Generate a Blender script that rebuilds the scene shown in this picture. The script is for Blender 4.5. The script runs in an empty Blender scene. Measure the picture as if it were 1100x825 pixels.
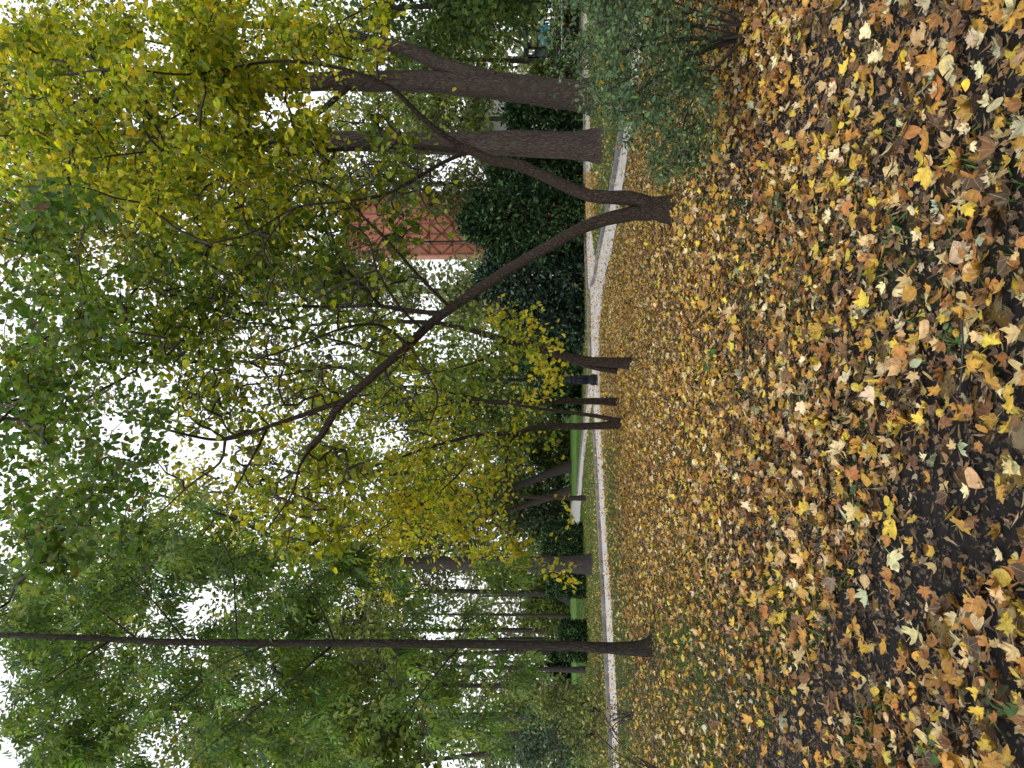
import bpy, math, random
import numpy as np
from mathutils import Vector

random.seed(7)
R = np.random.default_rng(11)
sc = bpy.context.scene
COL = sc.collection

# ------------------------------------------------------------------ camera model (photo frame 1100x825, held sideways)
F = 794.0
H = 1.5
XH = 596.0
PITCH = math.atan((XH - 550) / F)
cp, sp = math.cos(PITCH), math.sin(PITCH)
FW = np.array([0, cp, sp]); RT = np.array([1.0, 0, 0]); UP = np.array([0, -sp, cp])

def P(x, y, D):
    """point at ground distance D seen in direction (x, y) of the photo"""
    d = F * FW - (x - 550) * UP + (412.5 - y) * RT
    return np.array([0, 0, H]) + d * (D / d[1])

def G(x, y):
    d = F * FW - (x - 550) * UP + (412.5 - y) * RT
    return np.array([0, 0, H]) + d * (-H / d[2])

def GD(x):
    return G(x, 412.5)[1]

def proj(p):
    q = np.asarray(p, float) - np.array([0, 0, H])
    c = q @ FW
    return 550 - F * (q @ UP) / c, 412.5 - F * (q @ RT) / c

# ------------------------------------------------------------------ scene helpers
def lin(r, g, b):
    f = lambda c: (c / 255 / 12.92) if c / 255 <= .04045 else ((c / 255 + .055) / 1.055) ** 2.4
    return (f(r), f(g), f(b))

def tag(o, label=None, cat=None, group=None, kind=None):
    if label: o['label'] = label
    if cat: o['category'] = cat
    if group: o['group'] = group
    if kind: o['kind'] = kind
    return o

def thing(name, label, cat, loc, group=None):
    o = bpy.data.objects.new(name, None)
    o.empty_display_size = .3
    COL.objects.link(o)
    o.location = loc
    return tag(o, label, cat, group)

class MB:
    """collects triangles with per-vertex colours and a material slot, then links ONE mesh object"""
    def __init__(self, lp=False):
        self.v, self.t, self.c, self.m, self.n = [], [], [], [], 0
        self.lp = [] if lp else None
    def add(self, v, t, col=(.5, .5, .5), mi=0):
        v = np.asarray(v, float).reshape(-1, 3); t = np.asarray(t, int).reshape(-1, 3)
        c = np.asarray(col, float)
        if c.ndim == 1: c = np.tile(c, (len(v), 1))
        self.v.append(v); self.t.append(t + self.n); self.c.append(c)
        self.m.append(np.full(len(t), mi)); self.n += len(v)
    def quads(self, v, q, col=(.5, .5, .5), mi=0):
        q = np.asarray(q, int).reshape(-1, 4)
        self.add(v, np.concatenate([q[:, [0, 1, 2]], q[:, [0, 2, 3]]]), col, mi)
    def box(self, c, s, col=(.5, .5, .5), mi=0, rot=0.0, taper=1.0):
        s = np.asarray(s, float) / 2
        v = np.array([[x * (taper if z > 0 else 1), y * (taper if z > 0 else 1), z] for z in (-1, 1) for x, y in ((-1, -1), (1, -1), (1, 1), (-1, 1))]) * s
        cr, sr = math.cos(rot), math.sin(rot)
        v = v @ np.array([[cr, sr, 0], [-sr, cr, 0], [0, 0, 1]]) + np.asarray(c, float)
        self.quads(v, [[0, 3, 2, 1], [4, 5, 6, 7], [0, 1, 5, 4], [1, 2, 6, 5], [2, 3, 7, 6], [3, 0, 4, 7]], col, mi)
    def lathe(self, base, prof, sides=16, col=(.5, .5, .5), mi=0, phase=0.0):
        prof = np.asarray(prof, float); k = len(prof)
        a = np.arange(sides) * 2 * math.pi / sides + phase
        v = np.stack([np.outer(prof[:, 0], np.cos(a)), np.outer(prof[:, 0], np.sin(a)), np.repeat(prof[:, 1:2], sides, 1)], -1).reshape(-1, 3)
        i, j = np.meshgrid(np.arange(k - 1), np.arange(sides), indexing='ij')
        i, j = i.ravel(), j.ravel(); j2 = (j + 1) % sides
        self.quads(v + np.asarray(base, float), np.stack([i * sides + j, i * sides + j2, (i + 1) * sides + j2, (i + 1) * sides + j], 1), col, mi)
    def tube(self, p, r, sides=8, col=(.5, .5, .5), mi=0, rough=0.0, cap=True):
        p = np.asarray(p, float); r = np.asarray(r, float); n = len(p)
        t = np.gradient(p, axis=0); t /= np.linalg.norm(t, axis=1, keepdims=True) + 1e-9
        ref = np.array([1.0, 0, 0]) if abs(t[0][0]) < .8 else np.array([0, 1.0, 0])
        a = np.arange(sides) * 2 * math.pi / sides
        u = ref - t * (t @ ref)[:, None]; u /= np.linalg.norm(u, axis=1, keepdims=True) + 1e-9
        w = np.cross(t, u)
        rr = r[:, None] * (1 + rough * (R.random((n, sides)) - .5) + rough * .9 * np.sin(a * 3 + 1.3)[None, :] * .5 + rough * .7 * np.sin(a * 5 + np.linspace(0, 4, n)[:, None]) * .5)
        v = p[:, None, :] + rr[..., None] * (np.cos(a)[None, :, None] * u[:, None, :] + np.sin(a)[None, :, None] * w[:, None, :])
        v = v.reshape(-1, 3)
        i, j = np.meshgrid(np.arange(n - 1), np.arange(sides), indexing='ij')
        i, j = i.ravel(), j.ravel(); j2 = (j + 1) % sides
        q = np.stack([i * sides + j, i * sides + j2, (i + 1) * sides + j2, (i + 1) * sides + j], 1)
        tr = np.concatenate([q[:, [0, 1, 2]], q[:, [0, 2, 3]]])
        if cap:
            v = np.concatenate([v, p[-1:]]); e = len(v) - 1; b = (n - 1) * sides
            tr = np.concatenate([tr, [[b + k, b + (k + 1) % sides, e] for k in range(sides)]])
        self.add(v, tr, col, mi)
    def scatter(self, proto, pos, basis, scale, col, mi=0, vcol=None):
        """copies proto (verts, tris) to every pos; basis (N,3,3) has rows side, along, normal"""
        pv, pt = proto; N = len(pos)
        if N == 0: return
        s = np.asarray(scale, float).reshape(-1, 1, 1)
        v = np.einsum('kj,njc->nkc', pv, basis) * s + np.asarray(pos)[:, None, :]
        t = pt[None] + (np.arange(N) * len(pv))[:, None, None]
        c = np.repeat(np.asarray(col)[:, None, :], len(pv), 1)
        if vcol is not None: c = c * vcol[None, :, None] if vcol.ndim == 1 else c * vcol
        self.add(v.reshape(-1, 3), t.reshape(-1, 3), c.reshape(-1, 3), mi)
        if self.lp is not None:
            q = np.repeat(pv[None], N, 0).copy(); q[:, :, 2] = R.random((N, 1)); self.lp.append(q.reshape(-1, 3))
    def build(self, name, mats, parent=None, smooth=False, origin=None):
        v = np.concatenate(self.v); t = np.concatenate(self.t); c = np.concatenate(self.c); m = np.concatenate(self.m)
        if parent is not None: v = v - np.array(parent.location)
        elif origin is not None: v = v - np.asarray(origin)
        me = bpy.data.meshes.new(name)
        me.vertices.add(len(v)); me.vertices.foreach_set('co', v.astype(np.float32).ravel())
        me.loops.add(len(t) * 3); me.loops.foreach_set('vertex_index', t.astype(np.int32).ravel())
        me.polygons.add(len(t)); me.polygons.foreach_set('loop_start', np.arange(0, len(t) * 3, 3, dtype=np.int32))
        me.polygons.foreach_set('material_index', m.astype(np.int32))
        if smooth: me.polygons.foreach_set('use_smooth', np.ones(len(t), dtype=bool))
        me.update(calc_edges=True)
        ca = me.color_attributes.new('col', 'FLOAT_COLOR', 'POINT')
        ca.data.foreach_set('color', np.concatenate([c, np.ones((len(c), 1))], 1).astype(np.float32).ravel())
        if self.lp:
            la = me.attributes.new('leaf_pos', 'FLOAT_VECTOR', 'POINT'); la.data.foreach_set('vector', np.concatenate(self.lp).astype(np.float32).ravel())
        for x in (mats if isinstance(mats, (list, tuple)) else [mats]): me.materials.append(x)
        o = bpy.data.objects.new(name, me); COL.objects.link(o)
        if parent is not None: o.parent = parent
        elif origin is not None: o.location = origin
        return o

def spline(pts, step):
    """Catmull-Rom through rows of pts (any width), about one sample every step metres"""
    p = np.asarray(pts, float)
    if len(p) == 2: p = np.stack([p[0], (p[0] + p[1]) / 2, p[1]])
    e = np.concatenate([[2 * p[0] - p[1]], p, [2 * p[-1] - p[-2]]])
    out = []
    for i in range(1, len(e) - 2):
        n = max(2, int(np.linalg.norm(e[i + 1][:3] - e[i][:3]) / step))
        t = np.arange(n)[:, None] / n
        a, b, c, d = e[i - 1], e[i], e[i + 1], e[i + 2]
        out.append(.5 * (2 * b + (c - a) * t + (2 * a - 5 * b + 4 * c - d) * t ** 2 + (3 * b - a - 3 * c + d) * t ** 3))
    out.append(p[-1:])
    return np.concatenate(out)

# ------------------------------------------------------------------ materials
def new_mat(name):
    m = bpy.data.materials.new(name); m.use_nodes = True
    nt = m.node_tree; nt.nodes.clear()
    out = nt.nodes.new('ShaderNodeOutputMaterial')
    def N(t, **k):
        n = nt.nodes.new(t)
        for a, b in k.items():
            if hasattr(n, a): setattr(n, a, b)
        return n
    return m, nt, out, N

def mixc(nt, N, fac, a, b, mode='MIX'):
    n = N('ShaderNodeMix', data_type='RGBA', blend_type=mode)
    for sock, val in ((n.inputs[0], fac), (n.inputs[6], a), (n.inputs[7], b)):
        if isinstance(val, bpy.types.NodeSocket): nt.links.new(val, sock)
        elif isinstance(val, (int, float)): sock.default_value = val
        else: sock.default_value = (*val, 1)
    return n.outputs[2]

def maprange(nt, N, v, a, b, c=0.0, d=1.0):
    n = N('ShaderNodeMapRange'); nt.links.new(v, n.inputs[0])
    for i, x in enumerate((a, b, c, d)): n.inputs[i + 1].default_value = x
    return n.outputs[0]

def noise(nt, N, vec, scale, detail=4, rough=.55):
    n = N('ShaderNodeTexNoise'); n.inputs['Scale'].default_value = scale
    n.inputs['Detail'].default_value = detail; n.inputs['Roughness'].default_value = rough
    if vec is not None: nt.links.new(vec, n.inputs['Vector'])
    return n.outputs[0]

def leaf_mat(name, transl=.35, rough=.5, spec=.3, vary=.35, scale=25):
    m, nt, out, N = new_mat(name)
    at = N('ShaderNodeAttribute', attribute_name='col')
    geo = N('ShaderNodeNewGeometry')
    ns = noise(nt, N, geo.outputs['Position'], scale, 2)
    f = maprange(nt, N, ns, .3, .7, 1 - vary, 1 + vary)
    mul = N('ShaderNodeVectorMath', operation='SCALE'); nt.links.new(at.outputs['Color'], mul.inputs[0]); nt.links.new(f, mul.inputs['Scale'])
    b = N('ShaderNodeBsdfPrincipled'); nt.links.new(mul.outputs[0], b.inputs['Base Color'])
    b.inputs['Roughness'].default_value = rough; b.inputs['Specular IOR Level'].default_value = spec
    if transl > 0:
        tr = N('ShaderNodeBsdfTranslucent')
        sat = mixc(nt, N, 1.0, mul.outputs[0], (1.25, 1.2, .6), 'MULTIPLY'); nt.links.new(sat, tr.inputs['Color'])
        mx = N('ShaderNodeMixShader'); mx.inputs[0].default_value = transl
        nt.links.new(b.outputs[0], mx.inputs[1]); nt.links.new(tr.outputs[0], mx.inputs[2])
        nt.links.new(mx.outputs[0], out.inputs[0])
    else:
        nt.links.new(b.outputs[0], out.inputs[0])
    return m

def bark_mat(name, dark, light, scale=14, stretch=.22, bump=.6, moss=None):
    m, nt, out, N = new_mat(name)
    tc = N('ShaderNodeTexCoord'); mp = N('ShaderNodeMapping'); mp.inputs['Scale'].default_value = (1, 1, stretch)
    nt.links.new(tc.outputs['Object'], mp.inputs[0])
    v = N('ShaderNodeTexVoronoi', feature='DISTANCE_TO_EDGE'); v.inputs['Scale'].default_value = scale
    wob = N('ShaderNodeMix', data_type='VECTOR'); wob.inputs[0].default_value = .12
    nz = N('ShaderNodeTexNoise'); nz.inputs['Scale'].default_value = 5; nt.links.new(mp.outputs[0], nz.inputs['Vector'])
    nt.links.new(mp.outputs[0], wob.inputs[4]); nt.links.new(nz.outputs['Color'], wob.inputs[5])
    nt.links.new(wob.outputs[1], v.inputs['Vector'])
    crack = maprange(nt, N, v.outputs['Distance'], 0, .25)
    fine = noise(nt, N, mp.outputs[0], scale * 3, 6, .65)
    big = noise(nt, N, tc.outputs['Object'], 1.7, 3)
    f = N('ShaderNodeMath', operation='MULTIPLY'); nt.links.new(crack, f.inputs[0]); nt.links.new(maprange(nt, N, fine, .3, .7, .4, 1), f.inputs[1])
    c = mixc(nt, N, f.outputs[0], dark, light)
    c = mixc(nt, N, maprange(nt, N, big, .4, .65, 0, .55), c, tuple(x * .45 for x in light))
    if moss: c = mixc(nt, N, maprange(nt, N, noise(nt, N, tc.outputs['Object'], 3.1, 4), .55, .7, 0, .6), c, moss)
    b = N('ShaderNodeBsdfPrincipled'); nt.links.new(c, b.inputs['Base Color']); b.inputs['Roughness'].default_value = .9
    b.inputs['Specular IOR Level'].default_value = .2
    bp = N('ShaderNodeBump'); bp.inputs['Strength'].default_value = bump; bp.inputs['Distance'].default_value = .03
    nt.links.new(f.outputs[0], bp.inputs['Height']); nt.links.new(bp.outputs[0], b.inputs['Normal'])
    nt.links.new(b.outputs[0], out.inputs[0])
    return m

def plain_mat(name, c, rough=.6, metal=0.0, vary=.25, scale=6, bump=0.0, c2=None):
    m, nt, out, N = new_mat(name)
    geo = N('ShaderNodeNewGeometry')
    ns = noise(nt, N, geo.outputs['Position'], scale, 5)
    col = mixc(nt, N, maprange(nt, N, ns, .35, .65), tuple(x * (1 - vary) for x in c), c2 or tuple(min(1, x * (1 + vary)) for x in c))
    b = N('ShaderNodeBsdfPrincipled'); nt.links.new(col, b.inputs['Base Color'])
    b.inputs['Roughness'].default_value = rough; b.inputs['Metallic'].default_value = metal
    if bump:
        bp = N('ShaderNodeBump'); bp.inputs['Strength'].default_value = bump; bp.inputs['Distance'].default_value = .02
        nt.links.new(noise(nt, N, geo.outputs['Position'], scale * 8, 4), bp.inputs['Height']); nt.links.new(bp.outputs[0], b.inputs['Normal'])
    nt.links.new(b.outputs[0], out.inputs[0])
    return m

M_LEAF = leaf_mat('lime_leaf', .57, .45, .35)
M_ASH = leaf_mat('ash_leaf', .55, .5, .3)
M_FAR = leaf_mat('far_foliage', .3, .6, .2, .5, 2.2)
M_DARK = leaf_mat('evergreen_foliage', .08, .75, .08, .6, 3.0)
M_SHRUB = leaf_mat('shrub_leaf', .25, .5, .3, .4, 12)
M_LITTER = leaf_mat('fallen_leaf', .12, .6, .25, .38, 45)
def litter_mat():
    m, nt, out, N = new_mat('fallen_leaf')
    at = N('ShaderNodeAttribute', attribute_name='col'); lp = N('ShaderNodeAttribute', attribute_name='leaf_pos')
    geo = N('ShaderNodeNewGeometry'); sp = N('ShaderNodeSeparateXYZ'); nt.links.new(lp.outputs['Vector'], sp.inputs[0])
    def M(op, a, b=None):
        n = N('ShaderNodeMath', operation=op)
        for i, q in enumerate((a, b)):
            if q is None: continue
            if isinstance(q, (int, float)): n.inputs[i].default_value = q
            else: nt.links.new(q, n.inputs[i])
        return n.outputs[0]
    yy = M('ADD', sp.outputs[1], .37); ang = M('ARCTAN2', sp.outputs[0], yy)
    rad = M('SQRT', M('ADD', M('MULTIPLY', sp.outputs[0], sp.outputs[0]), M('MULTIPLY', yy, yy)))
    tri = M('ABSOLUTE', M('SUBTRACT', M('FRACT', M('ADD', M('DIVIDE', ang, .72), .5)), .5))
    vein = maprange(nt, N, M('MULTIPLY', tri, rad), .008, .030, 1, 0)
    sv = M('ABSOLUTE', M('SUBTRACT', M('FRACT', M('ADD', M('MULTIPLY', rad, 7), M('MULTIPLY', tri, -6))), .5))
    vein2 = maprange(nt, N, sv, .03, .12, .45, 0)
    v = N('ShaderNodeMath', operation='MAXIMUM'); nt.links.new(vein, v.inputs[0]); nt.links.new(vein2, v.inputs[1])
    big = noise(nt, N, geo.outputs['Position'], 34, 4, .6); fine = noise(nt, N, geo.outputs['Position'], 160, 3, .6)
    f = M('MULTIPLY', maprange(nt, N, big, .3, .7, .62, 1.25), maprange(nt, N, fine, .3, .7, .85, 1.12))
    mul = N('ShaderNodeVectorMath', operation='SCALE'); nt.links.new(at.outputs['Color'], mul.inputs[0]); nt.links.new(f, mul.inputs['Scale'])
    blot = maprange(nt, N, noise(nt, N, lp.outputs['Vector'], 3.6, 4, .6), .56, .66, 0, .6)
    c = mixc(nt, N, blot, mul.outputs[0], (.13, .065, .028))
    c = mixc(nt, N, M('MULTIPLY', v.outputs[0], .26), c, (.62, .50, .28))
    b = N('ShaderNodeBsdfPrincipled'); nt.links.new(c, b.inputs['Base Color']); b.inputs['Roughness'].default_value = .55; b.inputs['Specular IOR Level'].default_value = .3
    bp = N('ShaderNodeBump'); bp.inputs['Strength'].default_value = .5; bp.inputs['Distance'].default_value = .003
    hh = M('SUBTRACT', big, M('MULTIPLY', v.outputs[0], .5)); nt.links.new(hh, bp.inputs['Height']); nt.links.new(bp.outputs[0], b.inputs['Normal'])
    tr = N('ShaderNodeBsdfTranslucent'); nt.links.new(c, tr.inputs['Color'])
    mx = N('ShaderNodeMixShader'); mx.inputs[0].default_value = .12
    nt.links.new(b.outputs[0], mx.inputs[1]); nt.links.new(tr.outputs[0], mx.inputs[2]); nt.links.new(mx.outputs[0], out.inputs[0])
    return m
M_LEAFY = litter_mat()
M_GRASS = leaf_mat('grass_blade', .3, .5, .25, .35, 8)
M_BARK = bark_mat('lime_bark', (.018, .013, .010), (.092, .067, .050), 38, .3, .8)
M_BARK_OLD = bark_mat('old_bark', (.018, .013, .012), (.145, .108, .093), 24, .17, 1.0, moss=(.07, .085, .05))
M_BARK_GREY = bark_mat('grey_bark', (.026, .023, .022), (.095, .084, .079), 30, .14, .7)
M_BARK_THIN = bark_mat('dark_bark', (.014, .012, .010), (.055, .046, .037), 30, .25, .5)
M_TWIG = plain_mat('twig_bark', (.03, .024, .02), .85)
M_KERB = plain_mat('kerb_stone', (.15, .145, .147), .85, vary=.35, scale=3, bump=.4)
M_IRON = plain_mat('black_iron', (.006, .007, .011), .6, .0, .3, 20)
for n_ in M_IRON.node_tree.nodes:
    if n_.type == 'BSDF_PRINCIPLED': n_.inputs['Specular IOR Level'].default_value = .18

# ------------------------------------------------------------------ world, sun, camera
w = bpy.data.worlds.new('World'); sc.world = w; w.use_nodes = True
nt = w.node_tree; nt.nodes.clear()
wo = nt.nodes.new('ShaderNodeOutputWorld'); bg = nt.nodes.new('ShaderNodeBackground')
sky = nt.nodes.new('ShaderNodeTexSky'); sky.sky_type = 'NISHITA'; sky.sun_disc = False
SUN_EL, SUN_AZ = math.radians(38), math.radians(-150)
sky.sun_elevation = SUN_EL; sky.sun_rotation = SUN_AZ
sky.air_density = 1.0; sky.dust_density = 4.0; sky.ozone_density = 1.0
hs = nt.nodes.new('ShaderNodeHueSaturation'); hs.inputs['Saturation'].default_value = .12
# an overcast deck: the clear sky is whitened and evened out by cloud
tcw = nt.nodes.new('ShaderNodeTexCoord'); nzw = nt.nodes.new('ShaderNodeTexNoise'); nzw.inputs['Scale'].default_value = 2.2
nt.links.new(tcw.outputs['Generated'], nzw.inputs['Vector'])
mr = nt.nodes.new('ShaderNodeMapRange'); mr.inputs[1].default_value = .3; mr.inputs[2].default_value = .7; mr.inputs[3].default_value = .85; mr.inputs[4].default_value = 1.1
nt.links.new(nzw.outputs[0], mr.inputs[0])
cl = nt.nodes.new('ShaderNodeVectorMath'); cl.operation = 'SCALE'; cl.inputs[0].default_value = (11.5, 11.8, 12.3)
nt.links.new(mr.outputs[0], cl.inputs['Scale'])
mxw = nt.nodes.new('ShaderNodeMix'); mxw.data_type = 'RGBA'; mxw.inputs[0].default_value = .72
nt.links.new(sky.outputs[0], hs.inputs['Color']); nt.links.new(hs.outputs[0], mxw.inputs[6]); nt.links.new(cl.outputs[0], mxw.inputs[7])
nt.links.new(mxw.outputs[2], bg.inputs[0]); bg.inputs[1].default_value = .12
nt.links.new(bg.outputs[0], wo.inputs[0])

sd = bpy.data.lights.new('sun', 'SUN'); sd.energy = 1.2; sd.angle = math.radians(24); sd.color = (1, .96, .9)
so = bpy.data.objects.new('sun', sd); COL.objects.link(so)
sdir = Vector((math.cos(SUN_EL) * math.sin(SUN_AZ), math.cos(SUN_EL) * math.cos(SUN_AZ), math.sin(SUN_EL)))
so.rotation_euler = sdir.to_track_quat('Z', 'Y').to_euler(); so.location = (0, -5, 30)

cd = bpy.data.cameras.new('camera'); cd.sensor_fit = 'HORIZONTAL'; cd.angle = 2 * math.atan(550 / F)
cd.clip_start = .05; cd.clip_end = 2000
co = bpy.data.objects.new('camera', cd); COL.objects.link(co)
from mathutils import Matrix
mw = Matrix(((-UP[0], RT[0], -FW[0], 0), (-UP[1], RT[1], -FW[1], 0), (-UP[2], RT[2], -FW[2], H), (0, 0, 0, 1)))
co.matrix_world = mw
sc.camera = co
sc.view_settings.view_transform = 'Standard'; sc.view_settings.look = 'None'
sc.view_settings.gamma = 1; sc.view_settings.use_curve_mapping = False
sc.view_settings.exposure = 0.34
sc.cycles.max_bounces = 8; sc.cycles.diffuse_bounces = 4; sc.cycles.transmission_bounces = 6
sc.cycles.use_denoising = True

# ------------------------------------------------------------------ ground zones, read off the photo as ground points
def interp(y, pts):
    pts = sorted(pts); return np.interp(y, [p[0] for p in pts], [p[1] for p in pts])
MAIN_NEAR = [(-60, 712), (0, 702), (60, 692), (100, 684), (124, 681), (180, 674), (230, 666), (270, 659), (300, 650), (350, 644), (420, 645), (460, 646), (520, 649), (580, 652), (640, 656), (700, 660), (760, 663), (825, 665), (900, 667)]
MAIN_FAR = [(-60, 695), (0, 688), (60, 680), (100, 675), (124, 673), (180, 664), (230, 654), (270, 645), (300, 640)]

def seg_dist(x, y, pl):
    d = np.full(np.shape(x), 1e9)
    for (x0, y0), (x1, y1) in zip(pl[:-1], pl[1:]):
        dx, dy = x1 - x0, y1 - y0
        t = np.clip(((x - x0) * dx + (y - y0) * dy) / (dx * dx + dy * dy), 0, 1)
        d = np.minimum(d, np.hypot(x - x0 - t * dx, y - y0 - t * dy))
    return d

def vnoise(p, s, seed=0):
    """cheap smooth value noise on the ground plane, 0..1"""
    q = np.asarray(p)[..., :2] / s + seed * 17.31
    i = np.floor(q).astype(int); f = q - i; f = f * f * (3 - 2 * f)
    h = lambda a, b: (np.sin(a * 127.1 + b * 311.7 + seed * 7.7) * 43758.5453) % 1.0
    a = h(i[..., 0], i[..., 1]); b = h(i[..., 0] + 1, i[..., 1]); c = h(i[..., 0], i[..., 1] + 1); d = h(i[..., 0] + 1, i[..., 1] + 1)
    return (a * (1 - f[..., 0]) + b * f[..., 0]) * (1 - f[..., 1]) + (c * (1 - f[..., 0]) + d * f[..., 0]) * f[..., 1]

FOOT = [(845, 840), (905, 720), (960, 640), (1010, 560), (1090, 520), (1140, 480)]
FOOT2 = [(790, 190), (860, 110), (905, 40), (940, -40)]

def zones(p):
    """leaf cover, grass share at ground points p"""
    x, y = proj(p)
    near_edge = interp(y, MAIN_NEAR)
    before = x > near_edge + 1
    n = vnoise(p, .9, 1) * .6 + vnoise(p, .35, 2) * .4
    leaf = np.where(before, .80 + .4 * (n - .5), .12)
    # trodden footpath, where black soil shows
    w1 = np.clip(1 - seg_dist(x, y, FOOT) / np.where(x > 950, 78, 52), 0, 1); w2 = np.clip(1 - seg_dist(x, y, FOOT2) / 42, 0, 1)
    soil = np.maximum(np.clip(w1 * 1.8, 0, 1), np.clip(w2 * 1.3, 0, 1) * .8)
    leaf = leaf * (1 - .70 * soil)
    g = np.clip((y - 560) / 160, 0, 1) * np.clip((870 - x) / 90, 0, 1)
    g = np.maximum(g, np.clip(1 - np.abs(x - near_edge - 6) / 9, 0, 1) * .5)
    grass = np.where(before, np.clip(g * .75 + .16 + .9 * (vnoise(p, 1.1, 5) - .55), 0, 1), .85)
    grass = grass * (1 - .85 * soil)
    leaf = np.where(before, leaf * (1 - .62 * g * (.5 + vnoise(p, .7, 8))), leaf)
    band = before * np.clip(1.15 - np.abs(x - near_edge - 9) / 13, 0, 1) * np.clip((y - 430) / 60, .25, 1)
    leaf = leaf * (1 - .75 * band); grass = np.clip(grass + .7 * band, 0, 1)
    # leaf drift between the paths on the far side, lawn otherwise
    drift = (~before) & (y < 300) & (x < 662)
    leaf = np.where(drift, np.where((x < 642) & (y > 185) & (y < 240), .6, .07), leaf)
    leaf = np.where((~before) & (y > 420), np.clip(.02 + (x - 618) * .004, .02, .12), leaf)
    return np.clip(leaf, 0, 1), np.clip(grass, 0, 1)

# the ground sheet
gx = np.concatenate([-np.geomspace(600, 22, 16), np.linspace(-20, 20, 161), np.geomspace(22, 600, 16)])
gy = np.concatenate([[-300, -100, -40, -15, -6], np.linspace(-2, 12, 100), np.linspace(12.2, 45, 130), np.geomspace(47, 900, 24)])
XX, YY = np.meshgrid(gx, gy, indexing='ij')
pts = np.stack([XX.ravel(), YY.ravel(), np.zeros(XX.size)], 1)
fr = pts[:, 1] > 1
lf = np.full(len(pts), .7); gr = np.full(len(pts), .3)
lf[fr], gr[fr] = zones(pts[fr])
far = pts[:, 1] > 48
gr[far] = .9; lf[far] = np.minimum(lf[far], .05)
ii, jj = np.meshgrid(np.arange(len(gx) - 1), np.arange(len(gy) - 1), indexing='ij'); ii, jj = ii.ravel(), jj.ravel(); ny = len(gy)
gb = MB(); gb.quads(pts, np.stack([ii * ny + jj, (ii + 1) * ny + jj, (ii + 1) * ny + jj + 1, ii * ny + jj + 1], 1), np.stack([lf, gr, np.zeros(len(pts))], 1))
m, nt, out, N = new_mat('park_ground')
at = N('ShaderNodeAttribute', attribute_name='col'); sx = N('ShaderNodeSeparateColor'); nt.links.new(at.outputs['Color'], sx.inputs[0])
geo = N('ShaderNodeNewGeometry'); pos = geo.outputs['Position']
soil = mixc(nt, N, maprange(nt, N, noise(nt, N, pos, 28, 6, .7), .3, .7), (.006, .005, .005), (.040, .034, .033))
grass = mixc(nt, N, maprange(nt, N, noise(nt, N, pos, 3.0, 6, .7), .35, .65), (.020, .028, .010), (.055, .08, .022))
cam_d = N('ShaderNodeVectorMath', operation='LENGTH'); nt.links.new(pos, cam_d.inputs[0])
lush = maprange(nt, N, cam_d.outputs['Value'], 19, 44)
grass = mixc(nt, N, lush, grass, mixc(nt, N, maprange(nt, N, noise(nt, N, pos, .8, 6, .75), .35, .65), (.065, .14, .022), (.12, .235, .04)))
vo = N('ShaderNodeTexVoronoi'); vo.inputs['Scale'].default_value = 11; nt.links.new(pos, vo.inputs['Vector'])
rmp = N('ShaderNodeValToRGB'); el = rmp.color_ramp.elements
el[0].color = (.05, .026, .014, 1); el[1].color = (.42, .33, .19, 1); el[1].position = .95
for q, c in ((.25, (.16, .085, .035, 1)), (.5, (.30, .17, .04, 1)), (.75, (.38, .25, .06, 1))):
    e = el.new(q); e.color = c
sc2 = N('ShaderNodeSeparateColor'); nt.links.new(vo.outputs['Color'], sc2.inputs[0]); nt.links.new(sc2.outputs[0], rmp.inputs[0])
gm = N('ShaderNodeMath', operation='ADD'); nt.links.new(sx.outputs[1], gm.inputs[0]); nt.links.new(maprange(nt, N, noise(nt, N, pos, 6, 5, .7), .3, .7, -.5, .5), gm.inputs[1])
base = mixc(nt, N, maprange(nt, N, gm.outputs[0], .35, .65), soil, grass)
lm = N('ShaderNodeMath', operation='LESS_THAN'); nt.links.new(sc2.outputs[1], lm.inputs[0])
lk = N('ShaderNodeMath', operation='MULTIPLY'); nt.links.new(sx.outputs[0], lk.inputs[0]); nt.links.new(maprange(nt, N, cam_d.outputs['Value'], 8, 16, .25, .8), lk.inputs[1])
nt.links.new(lk.outputs[0], lm.inputs[1])
base = mixc(nt, N, lm.outputs[0], base, rmp.outputs[0])
b = N('ShaderNodeBsdfPrincipled'); b.inputs['Roughness'].default_value = .85; b.inputs['Specular IOR Level'].default_value = .25
nt.links.new(base, b.inputs['Base Color'])
bp = N('ShaderNodeBump'); bp.inputs['Strength'].default_value = 1.0; bp.inputs['Distance'].default_value = .05
nt.links.new(noise(nt, N, pos, 45, 8, .8), bp.inputs['Height']); nt.links.new(bp.outputs[0], b.inputs['Normal'])
nt.links.new(b.outputs[0], out.inputs[0])
tag(gb.build('ground', m), kind='structure')

# paths: pale gravel ribbons between two edges given at photo columns y
m_path, nt, out, N = new_mat('pale_gravel')
geo = N('ShaderNodeNewGeometry'); pos = geo.outputs['Position']
c = mixc(nt, N, maprange(nt, N, noise(nt, N, pos, 60, 5, .7), .3, .7), (.36, .33, .31), (.56, .53, .51))
c = mixc(nt, N, maprange(nt, N, noise(nt, N, pos, 1.3, 5, .7), .52, .68, 0, .6), c, (.22, .185, .155))
b = N('ShaderNodeBsdfPrincipled'); b.inputs['Roughness'].default_value = .8; nt.links.new(c, b.inputs['Base Color'])
nt.links.new(b.outputs[0], out.inputs[0])

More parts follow.
